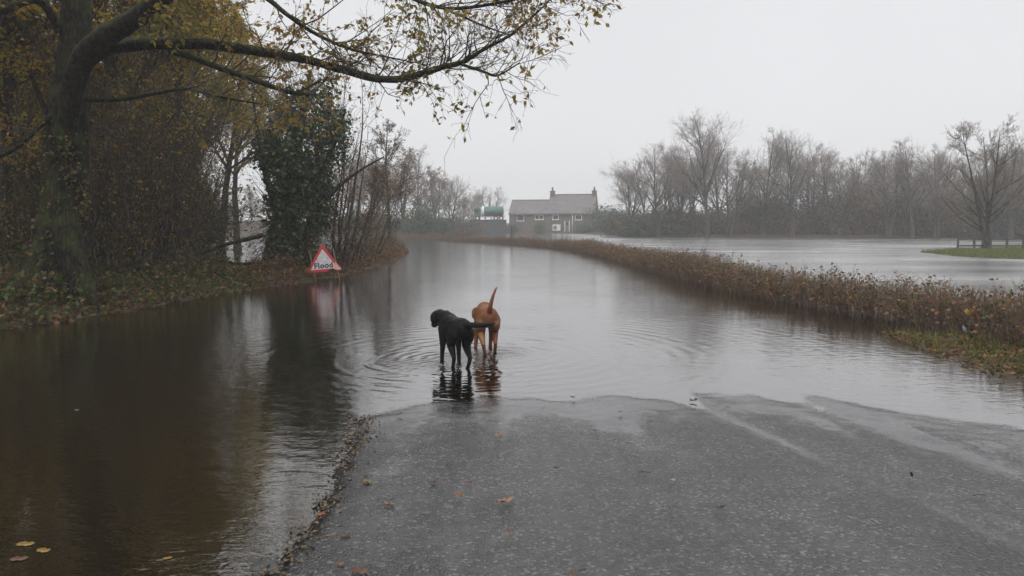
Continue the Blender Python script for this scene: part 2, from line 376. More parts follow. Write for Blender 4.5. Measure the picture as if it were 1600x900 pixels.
wet = math_(t, 'ADD', wet, math_(t, 'MULTIPLY', math_(t, 'ADD', math_(t, 'ADD', band(3.18, .08), band(4.2, .16)), math_(t, 'MULTIPLY', band(2.35, .2), .5)), .15))
wet = math_(t, 'SUBTRACT', wet, math_(t, 'MULTIPLY', math_(t, 'ADD', band(3.05, .045), band(3.31, .05)), .14))
rr = t.N('MapRange'); rr.inputs['From Min'].default_value = .38; rr.inputs['From Max'].default_value = .72; rr.inputs['To Min'].default_value = .3; rr.inputs['To Max'].default_value = .11
t.L(wet, rr.inputs['Value']); t.L(rr.outputs[0], p.inputs['Roughness'])
p.inputs['Specular IOR Level'].default_value = .85
hgt = math_(t, 'ADD', math_(t, 'MULTIPLY', vo.outputs['Distance'], -1.), math_(t, 'MULTIPLY', n1.outputs['Fac'], .5))
b = t.N('Bump'); b.inputs['Distance'].default_value = .007
bs = t.N('MapRange'); bs.inputs['From Min'].default_value = .42; bs.inputs['From Max'].default_value = .75; bs.inputs['To Min'].default_value = 1.; bs.inputs['To Max'].default_value = .12
t.L(wet, bs.inputs['Value']); t.L(bs.outputs[0], b.inputs['Strength'])
t.L(hgt, b.inputs['Height']); t.L(b.outputs[0], p.inputs['Normal'])
t.L(p.outputs[0], t.out.inputs[0]); M['asphalt'] = t.m
xr = axis((-22, -5, 1.), (-5, -1.6, .2), (-1.6, 5.4, .035), (5.4, 6, .1)); yr = axis((-40, 0, 2), (0, 2.6, .2), (2.6, 7.6, .035), (7.6, 12, .15), (12, 96, 1.))
Xr, Yr, Fr = grid(xr, yr); s = sdist(ROAD, Xr, Yr) + .05 * wav(Xr, Yr, .35, 15) * (Yr < 9)
keep = (s.ravel()[Fr] > 0).all(1); Zr = zdry(Xr, Yr)
edge = np.clip(s / .12, 0, 1); Zr = Zr + .02 * edge * np.clip((-.15 - Xr) / .8, 0, 1) * np.clip((6.0 - Yr) / 1.2, 0, 1) - .012 * (1 - edge)
V, Fr, _ = clean(np.stack([Xr, Yr, Zr], -1).reshape(-1, 3), Fr[keep])
obj('road', mesh_np('road', V, Fr), M['asphalt'], kind='structure', label='wet grey asphalt road running down into the flood water')

# water
RINGS = [(*gp(708, 560)[:2], .15, .7, .8), (*gp(766, 552)[:2], .24, 2.3, 1.), (*gp(722, 584)[:2], .11, .5, .7), (*gp(690, 562)[:2], .1, .4, .6),
         (*gp(762, 556)[:2], .1, .45, .7), (*gp(452, 575)[:2], .06, .14, .35), (*gp(455, 612)[:2], .06, .16, .3), (*gp(330, 690)[:2], .07, .2, .2)]
t = mat('flood_water'); g = t.N('NewGeometry'); pos = g.outputs['Position']
warp = noise(t, .9, 3, pos); h = None
mp0 = t.N('Mapping'); mp0.inputs['Scale'].default_value = (.7, 1.5, 1); mp0.inputs['Rotation'].default_value = (0, 0, R(-8)); t.L(pos, mp0.inputs['Vector'])
for (cx, cy, wl, fall, amp) in RINGS:
    vd = t.N('VectorMath', operation='DISTANCE'); t.L(pos, vd.inputs[0]); vd.inputs[1].default_value = (cx, cy, 0)
    d = math_(t, 'ADD', vd.outputs['Value'], math_(t, 'MULTIPLY', warp.outputs['Fac'], .22 if fall > 1 else .04))
    wv = math_(t, 'SINE', math_(t, 'MULTIPLY', d, 2 * math.pi / wl))
    fo = math_(t, 'POWER', 2.718, math_(t, 'MULTIPLY', d, -1 / fall))
    y_ = math_(t, 'MULTIPLY', math_(t, 'MULTIPLY', wv, fo), amp * wl * (.0105 if fall > 1 else .03))
    h = y_ if h is None else math_(t, 'ADD', h, y_)
mp = t.N('Mapping'); mp.inputs['Scale'].default_value = (1, 1.7, 1); mp.inputs['Rotation'].default_value = (0, 0, R(12)); t.L(pos, mp.inputs['Vector'])
na = noise(t, 5.5, 3, mp.outputs[0]); nb = noise(t, .35, 3, pos); nc = noise(t, 1.5, 2, mp.outputs[0])
calm = ramp(t, nb.outputs['Fac'], [(.38, (.35, .35, .35)), (.66, (1, 1, 1))])
sx = t.N('SeparateXYZ'); t.L(pos, sx.inputs[0])
field = t.N('MapRange'); field.inputs['From Min'].default_value = 5.5; field.inputs['From Max'].default_value = 9; field.inputs['To Min'].default_value = 1; field.inputs['To Max'].default_value = 3.
t.L(sx.outputs['X'], field.inputs['Value'])
wnd = math_(t, 'MULTIPLY', math_(t, 'ADD', math_(t, 'MULTIPLY', na.outputs['Fac'], .0055), math_(t, 'MULTIPLY', nc.outputs['Fac'], .0024)), calm.outputs[0])
wnd = math_(t, 'MULTIPLY', wnd, field.outputs[0])
brk = ramp(t, noise(t, 1.4, 3, pos).outputs['Fac'], [(.36, (.1, .1, .1)), (.62, (1.25, 1.25, 1.25))])
h = math_(t, 'MULTIPLY', h, brk.outputs[0])                                                 # the rings are broken up by the breeze
h = math_(t, 'ADD', h, math_(t, 'MULTIPLY', noise(t, 19, 2, mp0.outputs[0]).outputs['Fac'], .0011))
tn = noise(t, 11, 3, pos)
for (cx, cy) in (gp(706, 568)[:2], gp(764, 552)[:2]):
    vd = t.N('VectorMath', operation='DISTANCE'); t.L(pos, vd.inputs[0]); vd.inputs[1].default_value = (cx, cy, 0)
    z_ = math_(t, 'DIVIDE', vd.outputs['Value'], .42)
    h = math_(t, 'ADD', h, math_(t, 'MULTIPLY', math_(t, 'MULTIPLY', tn.outputs['Fac'], .032), math_(t, 'POWER', 2.718, math_(t, 'MULTIPLY', math_(t, 'MULTIPLY', z_, z_), -1.))))
h = math_(t, 'ADD', h, wnd)
b = t.N('Bump'); b.inputs['Distance'].default_value = 1.; b.inputs['Strength'].default_value = 1.; t.L(h, b.inputs['Height'])
fr = t.N('Fresnel'); fr.inputs['IOR'].default_value = 1.35; t.L(b.outputs[0], fr.inputs['Normal'])
mps = t.N('Mapping'); mps.inputs['Scale'].default_value = (.08, .26, 1); t.L(pos, mps.inputs['Vector']); ns = noise(t, 1., 4, mps.outputs[0])
chop = ramp(t, ns.outputs['Fac'], [(.3, (.35, .35, .35)), (.75, (1, 1, 1))])                # wind lanes on the open field
fx = t.N('MapRange'); fx.inputs['From Min'].default_value = 5.5; fx.inputs['From Max'].default_value = 10; fx.inputs['To Min'].default_value = 0; fx.inputs['To Max'].default_value = .21; t.L(sx.outputs['X'], fx.inputs['Value'])
fy = t.N('MapRange'); fy.inputs['From Min'].default_value = 6; fy.inputs['From Max'].default_value = 24; fy.inputs['To Min'].default_value = .035; fy.inputs['To Max'].default_value = .11; t.L(sx.outputs['Y'], fy.inputs['Value'])
rgh = math_(t, 'ADD', math_(t, 'MULTIPLY', fx.outputs[0], chop.outputs[0]), fy.outputs[0])
gl = t.N('BsdfGlossy'); t.L(rgh, gl.inputs['Roughness']); t.L(b.outputs[0], gl.inputs['Normal'])
tr = t.N('BsdfTransparent'); tr.inputs['Color'].default_value = (.8, .7, .55, 1)
silt = t.N('BsdfDiffuse'); silt.inputs['Color'].default_value = (.02, .0135, .006, 1)
da = t.N('Attribute', attribute_name='depth')
op = math_(t, 'SUBTRACT', 1., math_(t, 'POWER', 2.718, math_(t, 'MULTIPLY', da.outputs['Fac'], -9.)))
cl = t.N('Clamp'); t.L(op, cl.inputs[0])
m1 = t.N('MixShader'); t.L(cl.outputs[0], m1.inputs[0]); t.L(tr.outputs[0], m1.inputs[1]); t.L(silt.outputs[0], m1.inputs[2])
m2 = t.N('MixShader'); t.L(math_(t, 'POWER', fr.outputs[0], .38), m2.inputs[0]); t.L(m1.outputs[0], m2.inputs[1]); t.L(gl.outputs[0], m2.inputs[2])
ed = noise(t, 45, 3, pos)
ef = math_(t, 'DIVIDE', math_(t, 'ADD', da.outputs['Fac'], math_(t, 'MULTIPLY', math_(t, 'SUBTRACT', ed.outputs['Fac'], .52), .012)), .005)
ec = t.N('Clamp'); t.L(ef, ec.inputs[0]); clr = t.N('BsdfTransparent'); m3 = t.N('MixShader'); t.L(ec.outputs[0], m3.inputs[0]); t.L(clr.outputs[0], m3.inputs[1]); t.L(m2.outputs[0], m3.inputs[2])
t.L(m3.outputs[0], t.out.inputs[0]); M['water'] = t.m
bed = Zg.copy(); onroad = sdist(ROAD, X, Y) > 0; bed[onroad] = np.maximum(bed, zdry(X, Y))[onroad]
kw = (bed.ravel()[Fg] < .03).any(1)
V, Fw, used = clean(np.stack([X, Y, np.zeros_like(X)], -1).reshape(-1, 3), Fg[kw])
me = mesh_np('flood_water', V, Fw)
a = me.attributes.new('depth', 'FLOAT', 'POINT'); a.data.foreach_set('value', np.maximum(0, -bed.ravel()[used]).astype(np.float32))
obj('flood_water', me, M['water'], kind='structure', label='brown flood water lying over the road and the fields')
def zsurf(x, y):
    X_, Y_ = np.array([float(x)]), np.array([float(y)]); z = zground(X_, Y_)[0]
    if sdist(ROAD, X_, Y_)[0] > 0: z = max(z, zdry(X_, Y_)[0] + .015)
    return z

#@@OBJECTS
# ------------------------------------------------------------------ the house across the fields
M['rubble'] = plain('rough_brown_stone', (.17, .125, .105), (.08, .066, .06), .9, 1.6, .5)
M['render_w'] = plain('weathered_gable', (.2, .12, .1), (.15, .1, .085), .9, 1.5, .3)
M['slate'] = plain('grey_stone_slates', (.17, .153, .152), (.105, .098, .1), .6, 1.1, .5)
M['whitepaint'] = plain('white_paint', (.75, .75, .74), (.66, .66, .66), .5, 3)
M['glass'] = plain('dark_window_glass', (.03, .035, .04), (.02, .025, .03), .08, 2, spec=.6)
M['doorpaint'] = plain('grey_door_paint', (.13, .135, .145), (.1, .1, .11), .5, 3)
M['darkwall'] = plain('dark_retaining_wall', (.05, .055, .06), (.03, .035, .04), .8, 1.5, .3)
HY = 142.
def hpx(px): return (px - 800) / F * HY
def hpz(py): return float(at(800, py, HY)[2])
hx0 = hpx(863); house = empty('stone_cottage', (hx0, HY, 0.), R(-13), label='long stone cottage with grey slate roofs and two chimneys beyond the flood', cat='house')
EV, RG, EVX, RGX = hpz(332.5), hpz(304.5), hpz(333.5), hpz(313)
MW, XW, DP = 8.9, 7.6, 6.2                       # main width, extension width, depth
def gable_house(x0, x1, ev, rg, dep, nm):
    wl = prism_bm([(0, .2), (dep, .2), (dep, ev), (dep / 2, rg - .25), (0, ev)], 0, x0, x1)
    wobj = bm_obj('wall', wl, M['rubble'], house)
    s = (rg - ev) / (dep / 2)
    ro = prism_bm([(-.25, ev - .25 * s + .02), (dep / 2, rg + .02), (dep + .25, ev - .25 * s + .02), (dep + .25, ev - .25 * s + .2), (dep / 2, rg + .2), (-.25, ev - .25 * s + .2)], 0, x0 - .12, x1 + .12)
    robj = bm_obj('roof', ro, M['slate'], house)
    # courses of slates: thin proud strips down the front slope
    nC = 12; L_ = math.hypot(dep / 2 + .25, rg - ev + .25 * s)
    for k in range(nC):
        f = (k + .5) / nC; y = -.25 + f * (dep / 2 + .25); z = ev - .25 * s + .2 + f * (rg - ev + .25 * s)
        hl = L_ / nC * .5; cy, cz = math.cos(math.atan(s)), math.sin(math.atan(s))
        st_ = prism_bm([(y - hl * cy, z - hl * cz + .045), (y + hl * cy, z + hl * cz + .012), (y + hl * cy, z + hl * cz - .03), (y - hl * cy, z - hl * cz - .03)], 0, x0 - .1, x1 + .1)
        bm_obj('slate_course', st_, M['slate'], robj)
    box('ridge', (x0 - .1, x1 + .1, dep / 2 - .14, dep / 2 + .14, rg + .12, rg + .27), M['slate'], robj, .04)
    g = box('gutter', (x0 - .1, x1 + .1, -.36, -.24, ev - .28 * s - .02, ev - .28 * s + .1), M['doorpaint'], robj)
    return wobj, robj
w1, r1_ = gable_house(-.9, -.9 + MW, EV, RG, DP, 'main')
w2, r2_ = gable_house(-.9 - XW, -.93, EVX, RGX, DP - .5, 'ext')
box('gable_patch', (-.9 + MW, -.9 + MW + .03, .3, DP - .3, .3, EV - .2), M['render_w'], w1)
for cx in (-.55, -.9 + MW - .4):
    ch = box('chimney', (cx - .42, cx + .42, DP / 2 - .45, DP / 2 + .45, RG - 1.0, RG + .75), M['rubble'], house, .02)
    box('cap', (cx - .5, cx + .5, DP / 2 - .53, DP / 2 + .53, RG + .75, RG + .88), M['rubble'], ch, .02)
    bm = bmesh.new(); bmesh.ops.create_cone(bm, cap_ends=True, segments=12, radius1=.2, radius2=.15, depth=.75, matrix=Matrix.Translation((cx, DP / 2, RG + 1.25)))
    bm_obj('chimney_pot', bm, M['render_w'], ch, True)
def window(x0, x1, z0, z1, mull=0):
    pane = box('window', (x0, x1, -.03, .02, z0, z1), M['glass'], house)
    fr = .09
    for b_ in ((x0 - fr, x0, -.07, .03, z0, z1 + fr), (x1, x1 + fr, -.07, .03, z0, z1 + fr), (x0, x1, -.07, .03, z1, z1 + fr)): box('frame', b_, M['whitepaint'], pane)
    box('sill', (x0 - .14, x1 + .14, -.14, .03, z0 - .16, z0), M['whitepaint'], pane)
    for k in range(mull):
        xm = x0 + (x1 - x0) * (k + 1) / (mull + 1); box('glazing_bar', (xm - .05, xm + .05, -.06, .0, z0, z1), M['whitepaint'], pane)
def lx(px): return hpx(px) - hx0
window(lx(807), lx(817), hpz(344.5), hpz(336))
window(lx(836), lx(848), hpz(342.5), hpz(336.5), 1)
window(lx(864), lx(872), hpz(342.5), hpz(336.5))
window(lx(899), lx(908), hpz(343), hpz(336.5))
d_ = box('door', (lx(883), lx(889), -.05, .02, .25, hpz(346)), M['doorpaint'], house)
box('door_frame', (lx(882), lx(883), -.09, .03, .25, hpz(345)), M['whitepaint'], d_); box('door_frame', (lx(889), lx(890), -.09, .03, .25, hpz(345)), M['whitepaint'], d_)
box('door_pane', (lx(884), lx(888), -.06, -.051, 1.5, hpz(347)), M['glass'], d_)
bm = bmesh.new(); bmesh.ops.create_cone(bm, cap_ends=True, segments=10, radius1=.07, radius2=.07, depth=EV - .4, matrix=Matrix.Translation((lx(894.5), -.12, (EV + .3) / 2)))
bm_obj('downpipe', bm, M['whitepaint'], house, True)
# white unit with a round fan on the house front
a_ = R(-13)
def hloc(x, y): return (hx0 + x * math.cos(a_) - y * math.sin(a_), HY + x * math.sin(a_) + y * math.cos(a_))
ux, uy = hloc(lx(871), -1.)
hp = empty('heat_pump', (ux, uy, .3), a_, label='white boxy unit with round dark fan standing against the cottage front', cat='heat pump')
box('casing', (-.75, .75, -.3, .3, .25, 1.4), M['whitepaint'], hp, .03)
box('base', (-1.15, .85, -.35, .35, .0, .25), M['doorpaint'], hp, .02)
bm = bmesh.new(); bmesh.ops.create_cone(bm, cap_ends=True, segments=24, radius1=.4, radius2=.4, depth=.05, matrix=Matrix.Translation((-.25, -.32, .82)) @ Matrix.Rotation(R(90), 4, 'X'))
fan = bm_obj('fan_grille', bm, M['doorpaint'], hp)
for k in range(5): box('grille_bar', (-.62, .12, -.365, -.35, .55 + k * .13, .57 + k * .13), M['whitepaint'], fan)
# little brick outhouse to the right
oh = empty('brick_outhouse', (at(972, 355, 136)[0], 136, 0), R(-20), label='small brick outhouse with a pitched roof right of the cottage', cat='outhouse')
bm_obj('wall', prism_bm([(-2, .2), (2, .2), (2, 1.7), (0, 2.75), (-2, 1.7)], 1, 0, 4), plain('brick_wall', (.27, .13, .1), (.2, .1, .08), .9, 3), oh)
bm_obj('roof', prism_bm([(-2.25, 1.55), (0, 2.75), (2.25, 1.55), (2.25, 1.7), (0, 2.92), (-2.25, 1.7)], 1, -.2, 4.2), M['slate'], oh)
# raised yard with a dark wall, and the tanker on it
YY = 138.
yx0, yx1 = at(733, 350, YY)[0], at(791, 350, YY)[0]; YT = float(at(760, 344, YY)[2])
yard = empty('retaining_wall', ((yx0 + yx1) / 2, YY, .1), label='dark retaining wall of the raised yard left of the cottage', cat='wall')
hw = (yx1 - yx0) / 2
box('wall_face', (-hw, hw, 0, 7, -.1, YT - .15), M['darkwall'], yard, .03)
box('coping', (-hw - .1, hw + .1, -.12, .35, YT - .15, YT - .0), M['darkwall'], yard, .03)
for k in range(6): box('pier', (-hw + .1 + k * (2 * hw - .5) / 5, -hw + .4 + k * (2 * hw - .5) / 5, -.1, .0, -.1, YT - .16), M['darkwall'], yard)
M['tankgreen'] = plain('green_tank_paint', (.035, .13, .105), (.03, .11, .09), .4, 1)
M['tankdark'] = plain('dark_teal_paint', (.03, .07, .075), (.025, .055, .06), .4, 1)
M['tyre'] = plain('rubber', (.02, .02, .02), (.014, .014, .014), .8, 3)
M['redlight'] = plain('red_orange_reflector', (.5, .1, .05), (.4, .08, .04), .4, 3)
tx0 = float(at(741, 330, YY + 2)[0]); tl = float(at(788, 330, YY + 2)[0]) - tx0
tk = empty('tanker_lorry', (tx0, YY + 2.5, YT - .1), label='green tanker lorry parked on the raised yard left of the cottage', cat='lorry')
def capsule(name, x0, x1, zc, ry, rz, m, par, arc=(0, 360), n=28):
    bm = bmesh.new(); prof = [(x0, .0), (x0 + .03, .6), (x0 + .12, .9), (x0 + .3, 1.), (x1 - .3, 1.), (x1 - .12, .9), (x1 - .03, .6), (x1, .0)]
    rings = []
    for x, s_ in prof:
        rings.append([bm.verts.new((x, math.cos(R(arc[0] + (arc[1] - arc[0]) * k / n)) * ry * max(s_, .01), zc + math.sin(R(arc[0] + (arc[1] - arc[0]) * k / n)) * rz * max(s_, .01))) for k in range(n + 1)])
    for a, b_ in zip(rings, rings[1:]):
        for k in range(n): bm.faces.new((a[k], a[k + 1], b_[k + 1], b_[k]))
    bmesh.ops.recalc_face_normals(bm, faces=bm.faces[:])
    return bm_obj(name, bm, m, par, True)
tank = capsule('tank', 1.35, tl - .1, 1.75, 1.0, .95, M['tankgreen'], tk)
capsule('tank_lower_band', 1.9, tl - .2, 1.75, 1.015, .965, M['tankdark'], tank, (182, 358))
capsule('tank_front_end', 1.3, 2.1, 1.75, 1.02, .98, M['whitepaint'], tank)
box('chassis', (.2, tl, -.4, .4, .62, .85), M['whitepaint'], tk)
box('cab', (0, 1.2, -1.0, 1.0, .55, 2.35), M['tankgreen'], tk, .12)
box('cab_window', (.15, .85, -1.03, -.99, 1.45, 2.05), M['glass'], tk)
box('windscreen', (-.03, .01, -.85, .85, 1.4, 2.1), M['glass'], tk)
for x in (.6, tl - 1.6, tl - .6):
    for y in (-.9, .9):
        bm = bmesh.new(); bmesh.ops.create_cone(bm, cap_ends=True, segments=20, radius1=.47, radius2=.47, depth=.3, matrix=Matrix.Translation((x, y, .48)) @ Matrix.Rotation(R(90), 4, 'X'))
        wh = bm_obj('wheel', bm, M['tyre'], tk)
        bm = bmesh.new(); bmesh.ops.create_cone(bm, cap_ends=True, segments=16, radius1=.24, radius2=.24, depth=.32, matrix=Matrix.Translation((x, y * 1.01, .48)) @ Matrix.Rotation(R(90), 4, 'X'))
        bm_obj('hub', bm, M['whitepaint'], wh)
for y in (-.75, .75): box('tail_light', (tl - .02, tl + .05, y - .2, y + .2, .75, .98), M['redlight'], tk)
box('side_marker', (tl - .5, tl - .1, -1.04, -1.0, .78, .98), M['redlight'], tk)
# white car far off on the rising road behind the ivy tree
CY = 112.; cx_, _, cz_ = at(401, 350.5, CY)
car = empty('parked_car', (float(cx_), CY, float(cz_)), R(4), label='white car far off behind the ivy clad tree', cat='car')
prof = [(-2.1, .3), (-2.12, .75), (-1.95, .92), (-1.2, .98), (-.55, 1.42), (.85, 1.45), (1.65, 1.0), (2.05, .9), (2.12, .55), (2.05, .28)]
bd = prism_bm(prof, 1, -.85, .85); bmesh.ops.bevel(bd, geom=bd.edges[:], offset=.06, segments=2, affect='EDGES')
M['carwhite'] = plain('white_car_paint', (.72, .73, .74), (.7, .7, .71), .25, 1)
bm_obj('body', bd, M['carwhite'], car, True)
for sgn in (-1, 1):
    bm_obj('side_window', prism_bm([(-1.0, 1.0), (-.5, 1.34), (.1, 1.36), (.1, 1.0)], 1, sgn * .855, sgn * .87), M['glass'], car)
    bm_obj('side_window', prism_bm([(.17, 1.0), (.17, 1.36), (.8, 1.37), (1.3, 1.02)], 1, sgn * .855, sgn * .87), M['glass'], car)
    for x in (-1.3, 1.3):
        bm = bmesh.new(); bmesh.ops.create_cone(bm, cap_ends=True, segments=20, radius1=.32, radius2=.32, depth=.2, matrix=Matrix.Translation((x, sgn * .78, .32)) @ Matrix.Rotation(R(90), 4, 'X'))
        wh = bm_obj('wheel', bm, M['tyre'], car)
        bm = bmesh.new(); bmesh.ops.create_cone(bm, cap_ends=True, segments=14, radius1=.19, radius2=.19, depth=.22, matrix=Matrix.Translation((x, sgn * .785, .32)) @ Matrix.Rotation(R(90), 4, 'X'))
        bm_obj('hubcap', bm, M['doorpaint'], wh)
box('headlight', (-2.14, -2.08, -.75, -.4, .62, .78), M['whitepaint'], car); box('headlight', (-2.14, -2.08, .4, .75, .62, .78), M['whitepaint'], car)
# the lane bank it stands on
V_, F_ = [], []
bx, by, bn = float(cx_), CY, 24
for i in range(bn + 1):
    for j in range(9):
        u_ = -55 + 80 * i / bn; v_ = -9 + 34 * j / 8
        edge_ = min(1, (u_ + 55) / 14, (25 - u_) / 14, (v_ + 9) / 6.)
        V_.append((bx + u_, by + v_, -.4 + (float(cz_) + .38) * max(0, edge_) + (max(0, v_) * .03)))
for i in range(bn):
    for j in range(8): k = i * 9 + j; F_.append((k, k + 9, k + 10, k + 1))
obj('lane_bank', mesh_np('lane_bank', V_, F_), M['mud'], kind='structure', label='low bank carrying the far lane behind the trees')

# ------------------------------------------------------------------ trees
def woody(name, label, cat, loc, group=None, rz=0, **k): return empty(name, loc, rz, label=label, cat=cat, group=group)
def bare_tree(H, tr, nl, spread, seed, forks=1, lean=0., leaf=0, leafsize=.09, t_low=.28, droopy=.0):
    """trunk -> limbs -> branches -> twigs -> twiglets; returns meshes"""
    global rng
    keep_ = rng; rng = np.random.default_rng(seed)
    n = forks; d0 = rng.normal(0, .05 if n > 1 else .03, (n, 3)); d0[:, 2] = 1; d0[:, 0] += lean
    if n > 1:
        for i in range(n): d0[i, :2] += .13 * np.array([math.cos(6.28 * i / n), math.sin(6.28 * i / n)])
    p0 = rng.normal(0, .12 if n > 1 else 0, (n, 3)); p0[:, 2] = -.15
    P0, R0 = grow(p0, d0, np.full(n, H * .88), np.full(n, tr), np.full(n, tr * .12), 10, .05, .04)
    R0[:, 0] *= 1.45
    pos, d, rad, tt, L = spawn(P0, R0, nl, t_low, .98, .72, .16)
    ln = H * spread * (1.05 - .75 * (tt - t_low) / (1 - t_low)) * rng.uniform(.7, 1.15, len(tt))
    P1, R1 = grow(pos, d, ln, rad * .55, rad * .12 + .006, 7, .09, .06)
    pos, d, rad, tt, L = spawn(P1, R1, 9, .2, 1., .68, .22)
    P2, R2 = grow(pos, d, L * .42 * rng.uniform(.6, 1.2, len(tt)), np.minimum(rad * .6, .04), np.full(len(tt), .006), 5, .11, .05 - droopy)
    pos, d, rad, tt, L = spawn(P2, R2, 7, .15, 1., .65, .25)
    P3, R3 = grow(pos, d, L * .5 * rng.uniform(.6, 1.3, len(tt)), np.minimum(rad * .7, .014), np.full(len(tt), .004), 4, .12, .03 - droopy)
    pos, d, rad, tt, L = spawn(P3, R3, 3, .2, 1., .6, .25)
    P4, R4 = grow(pos, d, L * .55 * rng.uniform(.6, 1.3, len(tt)), np.full(len(tt), .006), np.full(len(tt), .003), 3, .12, .04 - droopy)
    V, Fc = tubes([(P0, R0)], 9); Va, Fa = tubes([(P1, R1)], 6); tm = mesh_np('trunk', np.concatenate([V, Va]), np.concatenate([Fc, Fa + len(V)]))
    V, Fc = tubes([(P2, R2)], 4); Va, Fa = tubes([(P3, R3), (P4, R4)], 3)
    # 3-sided and 4-sided tubes are both quads
    bmesh_ = mesh_np('branches', np.concatenate([V, Va]), np.concatenate([Fc, Fa + len(V)]))
    lm = None
    if leaf:
        pool = np.concatenate([P3[:, 1:].reshape(-1, 3), P4[:, 1:].reshape(-1, 3)])
        pick = pool[rng.integers(0, len(pool), leaf)] + rng.normal(0, .05, (leaf, 3))
        # leaves hang on in patches
        cl_ = np.sin(pick[:, 0] * 2.1 + seed) + np.sin(pick[:, 1] * 1.7 + 2 * seed) + np.sin(pick[:, 2] * 1.9)
        pick = pick[cl_ + rng.normal(0, .8, leaf) > -.6]
        lm = mesh_np('leaves', *leaves(pick, leafsize, .55, .5), smooth=False)
    rng = keep_
    return tm, bmesh_, lm
def put_tree(meshes, name, label, cat, loc, group, bark, twig, leafm, rz=0., scale=1.):
    o = empty(name, loc, rz, label=label, cat=cat, group=group); o.scale = (scale,) * 3
    obj('trunk', meshes[0], bark, o); obj('branches', meshes[1], twig, o)
    if meshes[2] is not None:
        lo_ = obj('leaves', meshes[2], leafm, o)
        if leafm is None:                                      # the woodland trees turn at different times
            k_ = int(rng.choice(3, p=[.3, .45, .25])); lo_.data.materials.append(M['woodleaf']) if len(lo_.data.materials) == 0 else None
            lo_.material_slots[0].link = 'OBJECT'; lo_.material_slots[0].material = M[('woodleaf', 'woodyellow', 'woodrust')[k_]]
    return o

# the great oak on the left bank, surveyed limb by limb
D0 = 13.2
def pth(pts, d0, d1, K=None):
    n = len(pts); return path([at(x, y, d0 + (d1 - d0) * i / (n - 1)) for i, (x, y, w_) in enumerate(pts)], [w_ / 2 / F * d0 for (x, y, w_) in pts], K)
oak_trunk = [pth([(70, 500, 135), (80, 460, 105), (88, 420, 82), (95, 360, 66), (101, 300, 58), (105, 240, 54), (107, 185, 56), (112, 120, 48), (116, 60, 44), (116, -20, 40), (108, -150, 32), (120, -320, 22), (110, -480, 8)], D0, D0 + .4, 60),
             pth([(100, 330, 40), (112, 400, 40), (128, 450, 36), (142, 485, 26)], D0 - .1, D0 - .25), pth([(88, 400, 40), (66, 450, 36), (48, 490, 26)], D0 - .1, D0 - .3)]
limbs = [
    pth([(106, 190, 34), (118, 130, 33), (136, 88, 32), (165, 58, 30), (200, 38, 28), (235, 16, 25), (270, -12, 22), (330, -70, 18), (400, -150, 12), (480, -220, 5)], D0 - .1, D0 - 1.8),
    pth([(126, 108, 22), (145, 90, 21), (170, 78, 20), (200, 73, 20), (245, 70, 19), (290, 73, 18), (340, 74, 16), (400, 84, 14), (440, 90, 13), (490, 100, 11.5), (540, 113, 11), (590, 124, 10.5), (630, 125, 9.5), (665, 116, 9), (700, 104, 8), (725, 100, 6.5), (760, 80, 5), (800, 58, 4), (840, 24, 3), (872, -8, 2)], D0 - .1, D0 - 1.5, 90),
    pth([(722, 101, 5), (750, 110, 4.4), (772, 118, 3.8), (786, 114, 3), (812, 98, 1.6)], D0 - 1.35, D0 - 1.6),
    pth([(265, 80, 9), (300, 90, 9), (335, 103, 9), (370, 116, 8.5), (410, 130, 8), (450, 143, 7.5), (483, 149, 5.5)], D0 - .4, D0 - .2),
    pth([(128, 156, 8), (190, 155, 7.5), (240, 146, 6.5), (290, 138, 5.5), (320, 146, 4), (380, 158, 3), (430, 165, 1.5)], D0, D0 + .8),
    pth([(330, -70, 10), (400, -15, 8.5), (425, 3, 7.5), (445, 20, 7), (480, 45, 6), (520, 66, 5), (560, 80, 4), (610, 90, 2.5), (660, 100, 1.2)], D0 - 1.2, D0 - .9),
    pth([(480, -110, 10), (560, -50, 8), (640, -5, 6.5), (690, 12, 5.5), (730, 12, 5), (770, 6, 4.4), (830, -6, 3), (900, -20, 1.5)], D0 - 1.9, D0 - 2.3),
    pth([(690, 12, 3.4), (720, 25, 3), (760, 42, 2.6), (800, 56, 1.6)], D0 - 2.1, D0 - 2.3),
    pth([(95, 50, 14), (60, 0, 12), (0, 18, 10), (-80, 30, 8), (-180, 0, 4)], D0 + .1, D0 - 1.2),
    pth([(100, -10, 16), (40, -80, 13), (-40, -120, 9), (-160, -180, 4)], D0 + .2, D0 - 1.),
    pth([(112, -60, 16), (180, -150, 13), (280, -220, 9), (420, -300, 3)], D0 + .2, D0 + 1.5),
    pth([(112, -100, 16), (80, -220, 12), (150, -330, 8), (220, -420, 3)], D0 + .2, D0 - 2.5),
    pth([(95, 170, 9), (60, 200, 7), (20, 235, 6), (-30, 255, 4)], D0, D0 - .5)]
oak = empty('oak_tree', (float(oak_trunk[0][0][0, 4, 0]), D0, .3), label='big mossy oak with a long bough reaching out over the flooded road', cat='tree')
def world_child(name, me, m, par):
    o = obj(name, me, m, par); o.matrix_parent_inverse = Matrix.Translation(par.location).inverted(); return o
for P_, R_ in oak_trunk + limbs[:2]:                         # gnarl
    K_ = P_.shape[1]; P_ = P_; P_ += np.cumsum(rng.normal(0, .004, P_.shape), axis=1) * (np.arange(K_) > 2)[None, :, None]; R_ *= 1 + rng.normal(0, .035, R_.shape)
